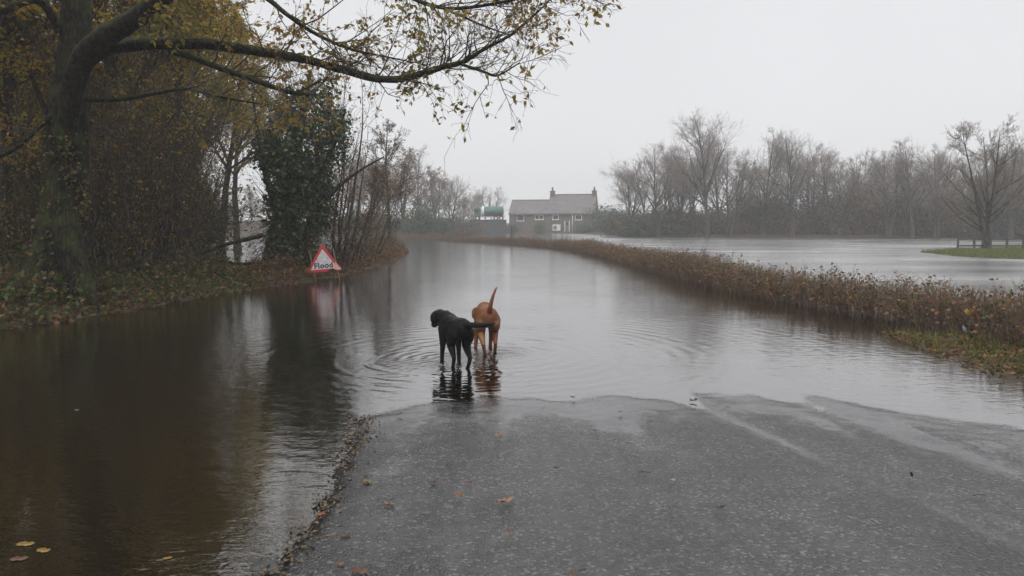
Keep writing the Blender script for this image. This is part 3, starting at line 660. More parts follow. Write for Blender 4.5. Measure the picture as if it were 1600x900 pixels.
def barked(paths, S, amp):
    Vs, Fs, o_ = [], [], 0
    for P_, R_ in paths:
        V_, F_ = tubes([(P_, R_)], S); K_ = P_.shape[1]; C_ = np.repeat(P_[0], S, axis=0); a_ = np.tile(np.arange(S) * 2 * np.pi / S, K_); k_ = np.repeat(np.arange(K_), S)
        rr_ = np.repeat(R_[0], S)
        g_ = np.sin(a_ * 7 + 1.6 * np.sin(k_ * .23) + .7 * np.sin(a_ * 2 + k_ * .11)) * .5 + np.sin(a_ * 13 + 2 * np.sin(k_ * .31 + 1)) * .3 + .6 * np.sin(a_ * 3 + k_ * .09) + .35 * np.sin(k_ * .5 + a_ * 2) + rng.normal(0, .25, len(a_))
        V_ = C_ + (V_ - C_) * (1 + amp * g_)[:, None]; Vs.append(V_); Fs.append(F_ + o_); o_ += len(V_)
    return np.concatenate(Vs), np.concatenate(Fs)
oak_trunk = [(path(P_[0][::2], R_[0][::2], 170) if i_ == 0 else (P_, R_)) for i_, (P_, R_) in enumerate(oak_trunk)]
V, Fc = barked(oak_trunk, 44, .07); world_child('trunk', mesh_np('trunk', V, Fc), M['oakbark'], oak)
for P_, R_ in limbs:
    V, Fc = barked([(P_, R_)], 14, .06); world_child('bough', mesh_np('bough', V, Fc), M['oakbark'], oak)
# ivy and moss tufts climbing the lower trunk
P_, R_ = oak_trunk[0]; kk = (rng.uniform(0, 1, 1500) ** 1.6 * 75).astype(int) + 6; aa = rng.normal(-.6, 1.1, 1500)
ip = P_[0, kk] + np.stack([np.cos(aa), -np.abs(np.sin(aa)), rng.normal(0, .05, 1500)], 1) * (R_[0, kk] * 1.06 + rng.exponential(.025, 1500))[:, None]
ip = ip[np.sin(ip[:, 2] * 4 + aa * 3) + rng.normal(0, .5, 1500) > -.1]
V, Fc, T = leaves(ip, .075, .85, .6); world_child('ivy_leaves', mesh_np('ivy_leaves', V, Fc, T, smooth=False), M['underleaf'], oak)
tw, lf = [], []
for k, (P_, R_) in enumerate(limbs):
    Lk = np.linalg.norm(P_[0, 1:] - P_[0, :-1], axis=1).sum(); n_ = int(Lk * 5.2) + 4
    t0_ = {0: .45, 1: .36, 3: .3, 4: .3}.get(k, .15)
    pos, d, rad, tt, L = spawn(P_, R_, n_, t0_, 1., .8, .3)
    d[:, 2] += .15
    Pa, Ra = grow(pos, d, rng.uniform(.4, 1.1 if k in (1, 2, 6, 7) else 1.5, len(tt)), np.minimum(rad * .5, .016), np.full(len(tt), .004), 6, .2, .02)
    pos, d, rad, tt, L = spawn(Pa, Ra, 5, .2, 1., .7, .3)
    Pb, Rb = grow(pos, d, rng.uniform(.2, .6, len(tt)), np.minimum(rad * .7, .006), np.full(len(tt), .0025), 4, .2, -.02)
    pos, d, rad, tt, L = spawn(Pb, Rb, 3, .3, 1., .6, .3)
    Pc, Rc = grow(pos, d, rng.uniform(.1, .3, len(tt)), np.full(len(tt), .003), np.full(len(tt), .002), 3, .2, -.03)
    tw += [(Pa, Ra), (Pb, Rb), (Pc, Rc)]
    dens = 1.9 if k in (1, 2, 6, 7) else 4.
    m_ = int(len(Pc) * dens)
    ends = Pc[rng.integers(0, len(Pc), m_), rng.integers(1, 3, m_)]
    c_ = np.sin(ends[:, 0] * 3.3) + np.sin(ends[:, 2] * 4.1 + 1) + np.sin(ends[:, 1] * 3.1)
    ends = ends[c_ + rng.normal(0, .7, m_) > (.1 if dens < 2 else -.5)]
    g_ = .45 + .2 * np.sin(ends[:, 0] * 1.3) + rng.normal(0, .22, len(ends)) - .12 * (ends[:, 0] < -4)
    lf.append(leaves(ends, .1, .5, .9, np.clip(g_, 0, 1)))
V, Fc = tubes(tw, 3); world_child('twigs', mesh_np('twigs', V, Fc), M['twig'], oak)
V, Fc, T = join(lf); world_child('leaves', mesh_np('leaves', V, Fc, T, smooth=False), M['oakleaf'], oak)

# woodland behind the oak
WV = [bare_tree(10.5, .16, 13, .36, 101, leaf=14000, leafsize=.13, t_low=.3), bare_tree(9., .12, 12, .36, 102, forks=2, leaf=12000, leafsize=.13, t_low=.25),
      bare_tree(12., .2, 14, .34, 103, leaf=15000, leafsize=.14, t_low=.35)]
spots = [(20, 17, 0), (165, 19, 1), (228, 20.5, 2), (-70, 15, 2), (275, 24, 0), (60, 22, 1), (130, 25, 2), (215, 27, 0), (265, 31, 1), (0, 27, 0), (180, 34, 1), (90, 33, 0), (-60, 22, 1), (235, 42, 0), (-140, 18, 0),
         (270, 47, 1), (40, 42, 2), (130, 46, 0), (-40, 36, 2), (265, 60, 2), (220, 58, 1), (-220, 13, 1), (-420, 9.5, 2), (318, 29, 2), (345, 35, 2), (300, 26, 2), (372, 47, 2)]
wl_ = ['slim mossy woodland tree left of the oak trunk', 'twin stemmed woodland tree just right of the oak trunk', 'dark upright woodland trunk midway between oak and ivy clad tree']
for i, (px, d, v) in enumerate(spots):
    x = (px - 800) / F * d; z = zsurf(x, d)
    lab = wl_[i] if i < 3 else ('tall thin woodland tree in the dim wood left of the oak trunk' if px < 80 else 'tall thin woodland tree in the dim wood between oak and ivy clad tree')
    o = put_tree(WV[v], 'woodland_tree', lab, 'tree', (x, d, z), 'woodland trees behind the oak', M['bark'], M['twig'], None, rng.uniform(0, 6.28), rng.uniform(.85, 1.15))
# coppice: many thin upright stems
def coppice(seed, n, H, leaf, lean=0., size=.09, spread=.25, r=.016):
    global rng
    keep_ = rng; rng = np.random.default_rng(seed)
    p = rng.normal(0, spread, (n, 3)); p[:, 2] = -.1
    d = rng.normal(0, .16, (n, 3)); d[:, 2] = 1; d[:, 0] += lean; d[:, :2] += p[:, :2] * .35
    P0, R0 = grow(p, d, H * rng.uniform(.5, 1.05, n), r * rng.uniform(.6, 1.6, n), np.full(n, .005), 9, .07, .04)
    pos, d, rad, tt, L = spawn(P0, R0, 9, .2, 1., .6, .25)
    P1, R1 = grow(pos, d, L * .25 * rng.uniform(.4, 1.3, len(tt)), np.minimum(rad * .6, .01), np.full(len(tt), .004), 5, .15, .06)
    pos, d, rad, tt, L = spawn(P1, R1, 5, .15, 1., .7, .25)
    P2, R2 = grow(pos, d, L * .5 * rng.uniform(.4, 1.2, len(tt)), np.full(len(tt), .005), np.full(len(tt), .0025), 3, .15, .02)
    V, Fc = tubes([(P0, R0)], 6); sm = mesh_np('stems', V, Fc); V, Fc = tubes([(P1, R1), (P2, R2)], 3); tm = mesh_np('twigs', V, Fc)
    lm = None
    if leaf:
        pool = np.concatenate([P1[:, 1:].reshape(-1, 3), P2[:, 1:].reshape(-1, 3)]); pk = pool[rng.integers(0, len(pool), leaf)] + rng.normal(0, .05, (leaf, 3))
        lm = mesh_np('leaves', *leaves(pk, size, .55, .4), smooth=False)
    rng = keep_; return sm, tm, lm
def put_shrub(ms, name, label, cat, loc, group, bark, leafm, rz=0, scale=1., sz=None):
    o = empty(name, loc, rz, label=label, cat=cat, group=group); o.scale = (scale, scale, sz or scale)
    obj('stems', ms[0], bark, o); obj('twigs', ms[1], M['twig'], o)
    if ms[2] is not None: obj('leaves', ms[2], leafm, o)
    return o
CV = [coppice(201, 16, 4.8, 750), coppice(202, 20, 5.4, 650, .06), coppice(203, 14, 4., 900)]
cs = [(150, 15.6, 1), (188, 16.6, 0), (225, 17.2, 1), (262, 18.0, 0), (280, 19.2, 1), (170, 20, 2), (240, 22, 1), (280, 25, 0), (20, 14.3, 2), (-20, 16, 0), (45, 18.5, 1), (205, 30, 1), (130, 18, 0), (300, 40, 1), (260, 36, 2), (150, 29, 0), (60, 28, 1), (290, 48, 2)]
for i, (px, d, v) in enumerate(cs):
    x = (px - 800) / F * d
    put_shrub(CV[v], 'coppice_shrub', 'clump of thin upright coppice stems in the dark wood beside the oak', 'shrub', (x, d, zsurf(x, d)), 'coppice clumps in the wood', M['palebark'], M['woodleaf'], rng.uniform(0, 6.28), rng.uniform(.8, 1.2))
# bushes that close the wood low down: round leafy masses with gaps
def bush(seed, w_, h_, n, size, twn=500):
    global rng
    keep_ = rng; rng = np.random.default_rng(seed)
    p = np.zeros((twn, 3)); p[:, :2] = rng.normal(0, w_ * .12, (twn, 2))
    d = rng.normal(0, .8, (twn, 3)); d[:, 2] = np.abs(d[:, 2]) + .6
    P0, R0 = grow(p, d, h_ * rng.uniform(.5, 1.15, twn), np.full(twn, .014), np.full(twn, .004), 6, .18, .02)
    pos, dd, rad, tt, L = spawn(P0, R0, 4, .3, 1., .7, .3)
    P1, R1 = grow(pos, dd, L * .3, np.full(len(tt), .006), np.full(len(tt), .003), 3, .2, 0)
    V, Fc = tubes([(P0, R0), (P1, R1)], 3); sm = mesh_np('stems', V, Fc)
    pool = np.concatenate([P0[:, 2:].reshape(-1, 3), P1[:, 1:].reshape(-1, 3), P1[:, 1:].reshape(-1, 3)]); pool = pool[pool[:, 2] > .02]
    pk = pool[rng.integers(0, len(pool), n)] + rng.normal(0, .09, (n, 3)); pk[:, 2] = np.maximum(pk[:, 2], .03)
    lm = mesh_np('leaves', *leaves(pk, size, .6, .3), smooth=False)
    rng = keep_; return sm, lm
def put_bush(ms, name, label, loc, group, leafm, rz=0, sc_=(1, 1, 1), cat='bush'):
    o = empty(name, loc, rz, label=label, cat=cat, group=group); o.scale = sc_
    obj('stems', ms[0], M['twig'], o); obj('leaves', ms[1], leafm, o); return o
BV = [bush(301, 2.2, 2.2, 3000, .12), bush(302, 2.6, 1.8, 3000, .13)]
for i, (px, d) in enumerate([(-10, 21), (60, 24), (130, 23), (200, 24.5), (255, 27), (10, 31), (110, 31), (190, 38), (285, 34), (60, 40), (150, 52), (240, 50), (300, 53), (-60, 28), (290, 62), (250, 66), (180, 66)]):
    x = (px - 800) / F * d; s_ = 1 + d * .012
    put_bush(BV[i % 2], 'woodland_bush', 'dark leafy bush low down in the wood behind the oak', (x, d, zsurf(x, d)), 'bushes in the wood', M['underleaf'], rng.uniform(0, 6.28), (s_, s_, s_ * rng.uniform(.9, 1.5)))

# ivy clad tree
ID = 22.
ix, iy, _ = at(440, 430, ID); iz = zsurf(ix, iy)
ivy = empty('ivy_clad_tree', (float(ix), ID, iz), label='dark tree smothered in ivy left of the flood sign', cat='tree')
ipx = [pth([(425, 440, 46), (432, 390, 36), (445, 330, 30), (458, 270, 24), (465, 210, 18), (478, 160, 10), (485, 110, 4)], ID, ID + .3, 30),
       pth([(470, 432, 22), (478, 390, 18), (490, 330, 15), (505, 270, 11), (525, 215, 7), (540, 170, 3)], ID + .2, ID - .3, 24),
       pth([(440, 350, 12), (420, 290, 10), (405, 220, 7), (395, 150, 3)], ID + .1, ID + .5, 18), pth([(485, 350, 9), (520, 300, 7), (560, 268, 4), (600, 245, 2)], ID, ID - .5, 16)]
V, Fc = tubes(ipx, 10); world_child('trunk', mesh_np('trunk', V, Fc), M['bark'], ivy)
cent = [(446, 385, 27, 42), (442, 330, 26, 40), (455, 270, 38, 42), (470, 225, 46, 34), (512, 205, 34, 30), (478, 175, 40, 32), (500, 140, 22, 18), (455, 150, 16, 16), (520, 235, 24, 28), (495, 290, 24, 36), (475, 345, 26, 38), (448, 415, 30, 22), (480, 400, 22, 28), (420, 240, 22, 26), (525, 185, 20, 18), (440, 195, 20, 24), (500, 330, 18, 30)]
pk = []
for (cx, cy, rx, ry) in cent:
    n_ = int(rx * ry * (1.25 if cy > 235 else .62)); c = at(cx, cy, ID); q = nrm(rng.normal(size=(n_, 3))) * rng.uniform(.35, 1.35, (n_, 1)) ** .6
    pk.append(c + q * np.array([rx, rx, ry]) / F * ID)
pk = np.concatenate(pk); pk += rng.normal(0, .05, pk.shape)
V, Fc, T = leaves(pk, .115, .85, .5); world_child('ivy_leaves', mesh_np('ivy_leaves', V, Fc, T, smooth=False), M['ivyleaf'], ivy)
sel = pk[rng.integers(0, len(pk), 900)]; dd = nrm(sel - at(460, 320, ID)) + np.array([0, 0, .5])
Pa, Ra = grow(sel, dd, rng.uniform(.3, 1.1, 900), np.full(900, .008), np.full(900, .003), 5, .2, .05); Pb = spawn(Pa, Ra, 3, .2, 1, .6)
Pc, Rc = grow(Pb[0], Pb[1], Pb[4] * .4, np.full(len(Pb[0]), .004), np.full(len(Pb[0]), .002), 3, .2, 0)
V, Fc = tubes([(Pa, Ra), (Pc, Rc)], 3); world_child('twigs', mesh_np('twigs', V, Fc), M['twig'], ivy)
e_ = Pc[:, -1]; V, Fc, T = leaves(e_[rng.integers(0, len(e_), 1500)], .09, .6, .4); world_child('sparse_leaves', mesh_np('sparse_leaves', V, Fc, T, smooth=False), M['woodleaf'], ivy)
# fallen bough left of it
fb = empty('fallen_branch', tuple(at(350, 385, 21.)), label='bare fallen branch sloping across the gap left of the ivy clad tree', cat='branch')
bp = [pth([(412, 367, 7), (385, 374, 7), (350, 383, 5.5), (310, 398, 4), (280, 402, 2)], 21.5, 20.6), pth([(350, 383, 3), (330, 376, 2.4), (300, 372, 1.5)], 21., 21.3), pth([(405, 410, 5), (370, 412, 4.5), (330, 404, 3), (290, 400, 1.5)], 21.5, 20.5)]
V, Fc = tubes(bp, 7); o = obj('limb', mesh_np('limb', V, Fc), M['bark'], fb); o.matrix_parent_inverse = Matrix.Translation(fb.location).inverted()
tw = []
for P_, R_ in bp:
    q = spawn(P_, R_, 14, .3, 1, .7); tw.append(grow(q[0], q[1], rng.uniform(.2, .8, 14), np.full(14, .007), np.full(14, .003), 5, .2, .03))
V, Fc = tubes(tw, 3); o = obj('twigs', mesh_np('twigs', V, Fc), M['twig'], fb); o.matrix_parent_inverse = Matrix.Translation(fb.location).inverted()

# leaning multi-stemmed alders right of the ivy, the slim tree and roadside scrub
SV = [coppice(211, 7, 6.4, 650, .28, .1, .2, .045), coppice(212, 5, 5.6, 450, .22, .1, .15, .04), coppice(213, 9, 2.3, 450, .12, .08, .3, .012)]
for i, (px, py, d, v, lab) in enumerate([(528, 420, 25, 0, 'leaning multi stemmed bare tree just right of the flood sign'), (545, 415, 27.5, 1, 'second leaning clump of bare stems behind the flood sign'),
                                       (575, 405, 31, 1, 'thin leaning stems midway along the brown roadside bank'), (520, 420, 24, 2, 'low spray of reddish stems right behind the flood sign'), (560, 410, 29, 2, 'low spray of twiggy stems on the roadside bank'), (592, 400, 36, 2, 'low twiggy growth before the slim tree on the bank')]):
    x = (px - 800) / F * d
    put_shrub(SV[v], 'leaning_alder' if v < 2 else 'twiggy_shrub', lab, 'tree' if v < 2 else 'shrub', (x, d, zsurf(x, d)), None, M['greybark'], M['brownleaf'], rng.uniform(-.3, .3), 1.)
sm = bare_tree(8.2, .12, 18, .28, 221, leaf=1100, leafsize=.1, t_low=.3)
x = (609 - 800) / F * 43; put_tree(sm, 'slim_tree', 'slim bare tree standing at the tip of the roadside bank', 'tree', (x, 43, zsurf(x, 43)), None, M['bark'], M['twig'], M['brownleaf'], 1.)
FT = [bare_tree(14, .24, 22, .40, 401, t_low=.22), bare_tree(11.5, .17, 15, .50, 402, forks=2, t_low=.2), bare_tree(13, .19, 15, .44, 403, forks=2, t_low=.22), bare_tree(16, .26, 28, .42, 404, forks=1, t_low=.25), bare_tree(10, .15, 9, .38, 405, forks=3, leaf=5000, leafsize=.16, t_low=.15)]
# trees along the left of the road, fading into the haze
RTL = [(560, 118, 4, 1.25), (585, 108, 1, 1.05), (632, 104, 4, 1.3), (655, 112, 0, 1.0), (680, 112, 4, 1.1), (705, 118, 1, .92), (540, 100, 0, .9), (500, 105, 2, 1.), (600, 125, 4, 1.3), (430, 120, 4, .8), (395, 140, 4, .9), (350, 132, 2, .6), (315, 105, 4, .9), (470, 120, 4, 1.), (725, 128, 4, .68)]
RT = sorted(r_[0] for r_ in RTL)
for (px, d, v, s_) in RTL:
    x = (px - 800) / F * d
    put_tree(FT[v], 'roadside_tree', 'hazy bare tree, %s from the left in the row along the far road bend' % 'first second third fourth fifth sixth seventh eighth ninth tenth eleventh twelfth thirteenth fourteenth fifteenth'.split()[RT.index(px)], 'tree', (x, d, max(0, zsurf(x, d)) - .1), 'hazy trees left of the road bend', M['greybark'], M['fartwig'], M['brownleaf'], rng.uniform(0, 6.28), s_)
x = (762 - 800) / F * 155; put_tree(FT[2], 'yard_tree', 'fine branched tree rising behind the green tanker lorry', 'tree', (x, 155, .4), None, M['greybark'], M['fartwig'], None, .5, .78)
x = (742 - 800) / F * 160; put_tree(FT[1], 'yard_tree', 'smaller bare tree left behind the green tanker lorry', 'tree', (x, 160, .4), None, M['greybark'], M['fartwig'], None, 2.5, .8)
# bushes along the far side
EB = [bush(311, 3., 3., 4200, .24, 420), bush(312, 3.4, 2.6, 4200, .26, 420)]
x = (656 - 800) / F * 96
put_bush(EB[0], 'evergreen_bush', 'dark square evergreen bush near the far road bend', (x, 96, 0), None, M['ivyleaf'], 0, (1.0, 1., 1.35))
for i, (px, d) in enumerate([(610, 104), (632, 108), (685, 112), (705, 116), (722, 122), (590, 110), (560, 108), (735, 130), (670, 112), (540, 110), (700, 124)]):
    x = (px - 800) / F * d
    put_bush(EB[i % 2], 'roadside_bush', 'hazy brown bush below the bare trees left of the road bend', (x, d, -.1), 'hazy bushes at the road bend', M['brownleaf'], rng.uniform(0, 6.28), (1.2, 1.1, rng.uniform(.7, 1.15)))
for (px, d, sx_, sz_, m_, lab) in [(945, 133, 1.3, 1.5, 'evergreen', 'olive bush against the right gable of the cottage'), (962, 130, 1.2, 1.3, 'hedgeleaf', 'yellowing bush right of the cottage before the outhouse'), (842, 139.5, .45, .6, 'grass', 'yellow green shrub under the cottage double window'), (918, 138.5, 1., .62, 'evergreen', 'low dark bush in front of the right cottage window'), (800, 138, .6, .5, 'evergreen', 'low dark bush at the left end of the cottage'), (985, 126, 1.2, 1.0, 'evergreen', 'dark bush at the left end of the field tree line')]:
    x = (px - 800) / F * d; put_bush(EB[0], 'garden_bush', lab, (x, d, .2), None, M[m_], px, (sx_, sx_, sz_))

# the tree line across the drowned field
row = [(985, 250, 1, 100), (1030, 214, 2, 98), (1062, 232, 1, 100), (1105, 166, 3, 92), (1142, 222, 2, 97), (1188, 204, 0, 98), (1238, 200, 3, 94), (1266, 222, 1, 100), (1300, 226, 2, 95), (1345, 242, 0, 97), (1388, 226, 2, 96), (1425, 214, 0, 94), (1462, 222, 1, 95), (1500, 235, 2, 98), (1578, 212, 1, 90), (1625, 215, 3, 92), (1680, 214, 0, 92), (1160, 250, 4, 103), (1330, 262, 4, 101), (1410, 250, 4, 100), (1560, 240, 4, 98), (1008, 238, 2, 104), (1048, 226, 0, 105), (1084, 214, 2, 104), (1124, 208, 0, 106), (1212, 214, 2, 105), (1282, 230, 0, 106), (1322, 240, 2, 105), (1366, 236, 1, 106), (1446, 226, 2, 105), (1518, 222, 0, 104), (1602, 218, 2, 103)]
hts = [14, 11.5, 13, 16, 10]
ORD = 'first second third fourth fifth sixth seventh eighth ninth tenth eleventh twelfth thirteenth fourteenth fifteenth sixteenth seventeenth eighteenth nineteenth twentieth twenty-first twenty-second twenty-third twenty-fourth twenty-fifth twenty-sixth twenty-seventh twenty-eighth twenty-ninth thirtieth thirty-first thirty-second thirty-third'.split()
nm = {3: 'tallest bare tree in the line across the drowned field', 6: 'broad crowned bare tree near the middle of the field tree line', 0: 'round topped bare tree at the left end of the field tree line'}
for i, (px, py, v, d) in enumerate(row):
    d -= 4 + (6 if px > 1380 else 0) + (-6 if px < 1000 else 0); x = (px - 800) / F * d; top = at(px, py, d)[2]
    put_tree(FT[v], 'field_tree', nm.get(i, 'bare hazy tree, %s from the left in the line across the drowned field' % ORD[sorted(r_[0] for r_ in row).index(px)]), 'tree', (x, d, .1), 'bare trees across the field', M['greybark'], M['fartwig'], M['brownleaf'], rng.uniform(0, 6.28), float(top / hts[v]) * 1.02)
for i in range(34):
    px = 960 + i * 21 + rng.uniform(-8, 8); d = float(np.interp(px, [960, 1010, 1250, 1650], [100, 94.5, 90.5, 85])) + rng.uniform(.8, 9); x = (px - 800) / F * d
    hh = rng.uniform(.55, 1.75) * (1.25 if px > 1250 else 1.)
    put_bush(EB[i % 2], 'thicket_bush', 'dark bush in the thicket under the field trees', (x, d, .1), 'thicket bushes under the field trees', M['evergreen'] if i % 4 else M['brownleaf'], rng.uniform(0, 6.28), (1.35, 1.2, hh))
TE = bush(321, 2.6, 6., 7000, .3, 380)
for i, (px, d, hz_) in enumerate([(1165, 99, .8), (1205, 98, 1.), (1290, 97, .95), (1318, 95, .8), (1345, 99, 1.1), (1372, 95, .9), (1402, 97, 1.05), (1440, 96, .9), (1475, 94, 1.1), (1508, 95, .9), (1545, 94, 1.15), (1580, 92, 1.), (1615, 92, 1.1), (1075, 101, .6), (1010, 103, .55)]):
    x = (px - 800) / F * d
    put_bush(TE, 'evergreen_tree', 'tall dark evergreen, %s from the left among the bare field trees' % ORD[sorted([1165, 1205, 1290, 1318, 1345, 1372, 1402, 1440, 1475, 1508, 1545, 1580, 1615, 1075, 1010]).index(px)], (x, d, .1), 'evergreens among the field trees', M['evergreen'], rng.uniform(0, 6.28), (.95, .95, hz_), cat='tree')
# lone tree and fence on the green bank
lt = bare_tree(9., .14, 13, .38, 421, forks=3, leaf=260, leafsize=.1, t_low=.12)
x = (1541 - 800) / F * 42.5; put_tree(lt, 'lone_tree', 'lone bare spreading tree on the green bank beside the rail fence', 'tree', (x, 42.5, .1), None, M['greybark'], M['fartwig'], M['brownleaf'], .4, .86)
M['fencewood'] = plain('weathered_fence_wood', (.12, .1, .085), (.07, .06, .05), .85, 5, .3)
fe = empty('rail_fence', (at(1540, 395, 43)[0], 43, .2), label='weathered post and rail fence on the green bank by the lone tree', cat='fence')
fx0 = at(1496, 395, 43)[0] - fe.location.x
for k in range(7): box('post', (fx0 + k * .95 - .05, fx0 + k * .95 + .05, -.05, .05, -.25, .62), M['fencewood'], fe, .008)
for k in range(6):
    for z_ in (.5, .12): box('rail', (fx0 + k * .95 + .052, fx0 + k * .95 + .898, -.03, .03, z_, z_ + .09), M['fencewood'], fe, .006)

# ------------------------------------------------------------------ hedge along the right of the road
hl = path([(x_, y_, 0) for x_, y_ in HEDGE_LINE], [1] * len(HEDGE_LINE), 500)[0][0]
seg = np.linalg.norm(np.diff(hl, axis=0), axis=1); cum = np.concatenate([[0], np.cumsum(seg)])
def hedge_pts(n, bias):
    u = rng.uniform(0, 1, n) ** bias * cum[-1]; i = np.clip(np.searchsorted(cum, u) - 1, 0, len(seg) - 1); f = ((u - cum[i]) / seg[i])[:, None]
    p = hl[i] * (1 - f) + hl[i + 1] * f; tn = nrm(hl[i + 1] - hl[i]); return p, np.stack([tn[:, 1], -tn[:, 0], tn[:, 2] * 0], 1), u
def hheight(u): return .74 + .06 * np.sin(u * .9) + .05 * np.sin(u * 2.7 + 1) + .08 * np.sin(u * .33 + 2) + np.where(u < 7, .06, .0) - .10 * np.clip((u - 35) / 30, 0, 1)
hedge = empty('hedge', (6.5, 9.3, -.2), label='low clipped brown hedge standing in flood water right of the road', cat='hedge')
hedge_inv = Matrix.Translation(hedge.location).inverted()
def hchild(name, me, m, kind=None):
    o = obj(name, me, m, hedge, kind=kind); o.matrix_parent_inverse = hedge_inv; return o
p, nn, u = hedge_pts(14000, 1.7); q = p + nn * rng.normal(0, .26, (len(p), 1)); q[:, 2] = -.3
d = rng.normal(0, .15, (len(p), 3)); d[:, 2] = 1
Pa, Ra = grow(q, d, (hheight(u) + .3) * rng.uniform(.65, 1.0, len(p)), rng.uniform(.003, .010, len(p)), np.full(len(p), .0025), 6, .16, .05)
b_ = spawn(Pa, Ra, 3, .35, 1., .7); sel = rng.uniform(size=len(b_[0])) < .9
Pb, Rb = grow(b_[0][sel], b_[1][sel], rng.uniform(.08, .3, sel.sum()), np.full(sel.sum(), .0035), np.full(sel.sum(), .002), 3, .2, .03)
V, Fc = tubes([(Pa, Ra), (Pb, Rb)], 3); M['hedgetwig'] = plain('hedge_twigs', (.2, .13, .09), (.09, .058, .043), .8, 4); hchild('twigs', mesh_np('twigs', V, Fc), M['hedgetwig'], 'stuff')
pool = np.concatenate([Pa[:, 2:].reshape(-1, 3), Pb[:, 1:].reshape(-1, 3)]); pool = pool[pool[:, 2] > .12]
pk = pool[rng.integers(0, len(pool), 42000)] + rng.normal(0, .03, (42000, 3))
cl_ = wav(pk[:, 0] * 3, pk[:, 1], 2.6, 4) + .7 * wav(pk[:, 0], pk[:, 1] + pk[:, 2] * 2, .9, 17)
g_ = .47 + .4 * cl_ + rng.normal(0, .17, len(pk)) - .35 * (cl_ < -.45)
V, Fc, T = leaves(pk, .068, .6, .3, np.clip(g_, 0, .97)); hchild('leaves', mesh_np('leaves', V, Fc, T, smooth=False), M['hedgeleaf'], 'stuff')
p, nn, u = hedge_pts(60, 1.6); p[:, 2] = -.3; d = rng.normal(0, .06, (60, 3)); d[:, 2] = 1
Pa, Ra = grow(p + nn * rng.normal(-.15, .1, (60, 1)), d, hheight(u) + .25, np.full(60, .022), np.full(60, .012), 5, .05, .05); V, Fc = tubes([(Pa, Ra)], 7)
hchild('old_stems', mesh_np('old_stems', V, Fc), M['hedgetwig'], 'stuff')
# big yellow leaves and a pale scrap caught in the near hedge
def big_leaf(name, c, size, rot, m, label, cat='leaf', lobes=5, depth=.25, group=None, thick=.0015, cup=.12):
    n_ = 40; bm = bmesh.new(); ctr = bm.verts.new((0, 0, 0)); rim = []
    for k in range(n_):
        a = 2 * math.pi * k / n_; e = .5 * (.42 + .58 * abs(math.cos(a)) ** .7); r_ = size * e * (1 - depth * (.5 + .5 * math.cos(a * lobes * 2)) * abs(math.sin(a)) ** .5)
        x_, y_ = r_ * math.cos(a), r_ * math.sin(a); rim.append(bm.verts.new((x_, y_, cup * size * ((x_ / size) ** 2 * 1.4 + (y_ / size) ** 2 * 3 + .12 * math.sin(3 * a + size * 90)))))
    for k in range(n_): bm.faces.new((ctr, rim[k], rim[(k + 1) % n_]))
    r2 = bmesh.ops.extrude_face_region(bm, geom=bm.faces[:]); bmesh.ops.translate(bm, verts=[v for v in r2['geom'] if isinstance(v, bmesh.types.BMVert)], vec=(0, 0, thick))
    bmesh.ops.recalc_face_normals(bm, faces=bm.faces[:])
    o = empty(name, tuple(c), 0, label=label, cat=cat, group=group); o.rotation_euler = rot
    bl = bm_obj('blade', bm, m, o, True)
    Pv, Rv = path([(-size * .62, 0, .004), (-size * .45, 0, .002), (0, 0, .002 + thick), (size * .4, 0, cup * size * .24 + thick)], [size * .012, size * .012, size * .01, size * .004], 8)
    V_, F_ = tubes([(Pv, Rv)], 5); obj('stalk', mesh_np('stalk', V_, F_), m, o)
    return o
lm_ = {}
for nm_, c_ in dict(tan=(.27, .15, .085), brown=(.13, .065, .035), orange=(.28, .1, .03), yellow=(.25, .16, .03), green=(.09, .11, .03), darkred=(.06, .018, .016), pale=(.45, .35, .24), dark=(.03, .03, .02)).items():
    lm_[nm_] = plain('leaf_' + nm_, c_, tuple(v * .6 for v in c_), .45, 45, .2, .5)
big_leaf('caught_leaf', at(1513, 489, 9.9), .16, (R(70), R(20), .3), lm_['yellow'], 'large round yellow leaf caught in the near hedge')
big_leaf('caught_leaf', at(1522, 482, 9.9), .12, (R(60), R(-20), 1.), lm_['orange'], 'orange leaf beside the big yellow leaf in the near hedge')
big_leaf('caught_leaf', at(1374, 477, 11.9), .13, (R(60), R(10), 2.), lm_['yellow'], 'bright yellow leaf caught left of the green one in the hedge')
big_leaf('caught_leaf', at(1396, 486, 11.7), .17, (R(75), R(10), .8), lm_['green'], 'large green leaf hanging low in the near hedge')
big_leaf('caught_scrap', at(1507, 515, 9.5), .14, (R(70), R(30), .5), plain('pale_scrap', (.24, .25, .28), (.12, .12, .14), .5, 8), 'pale scrap of litter caught low in the near hedge', 'litter')

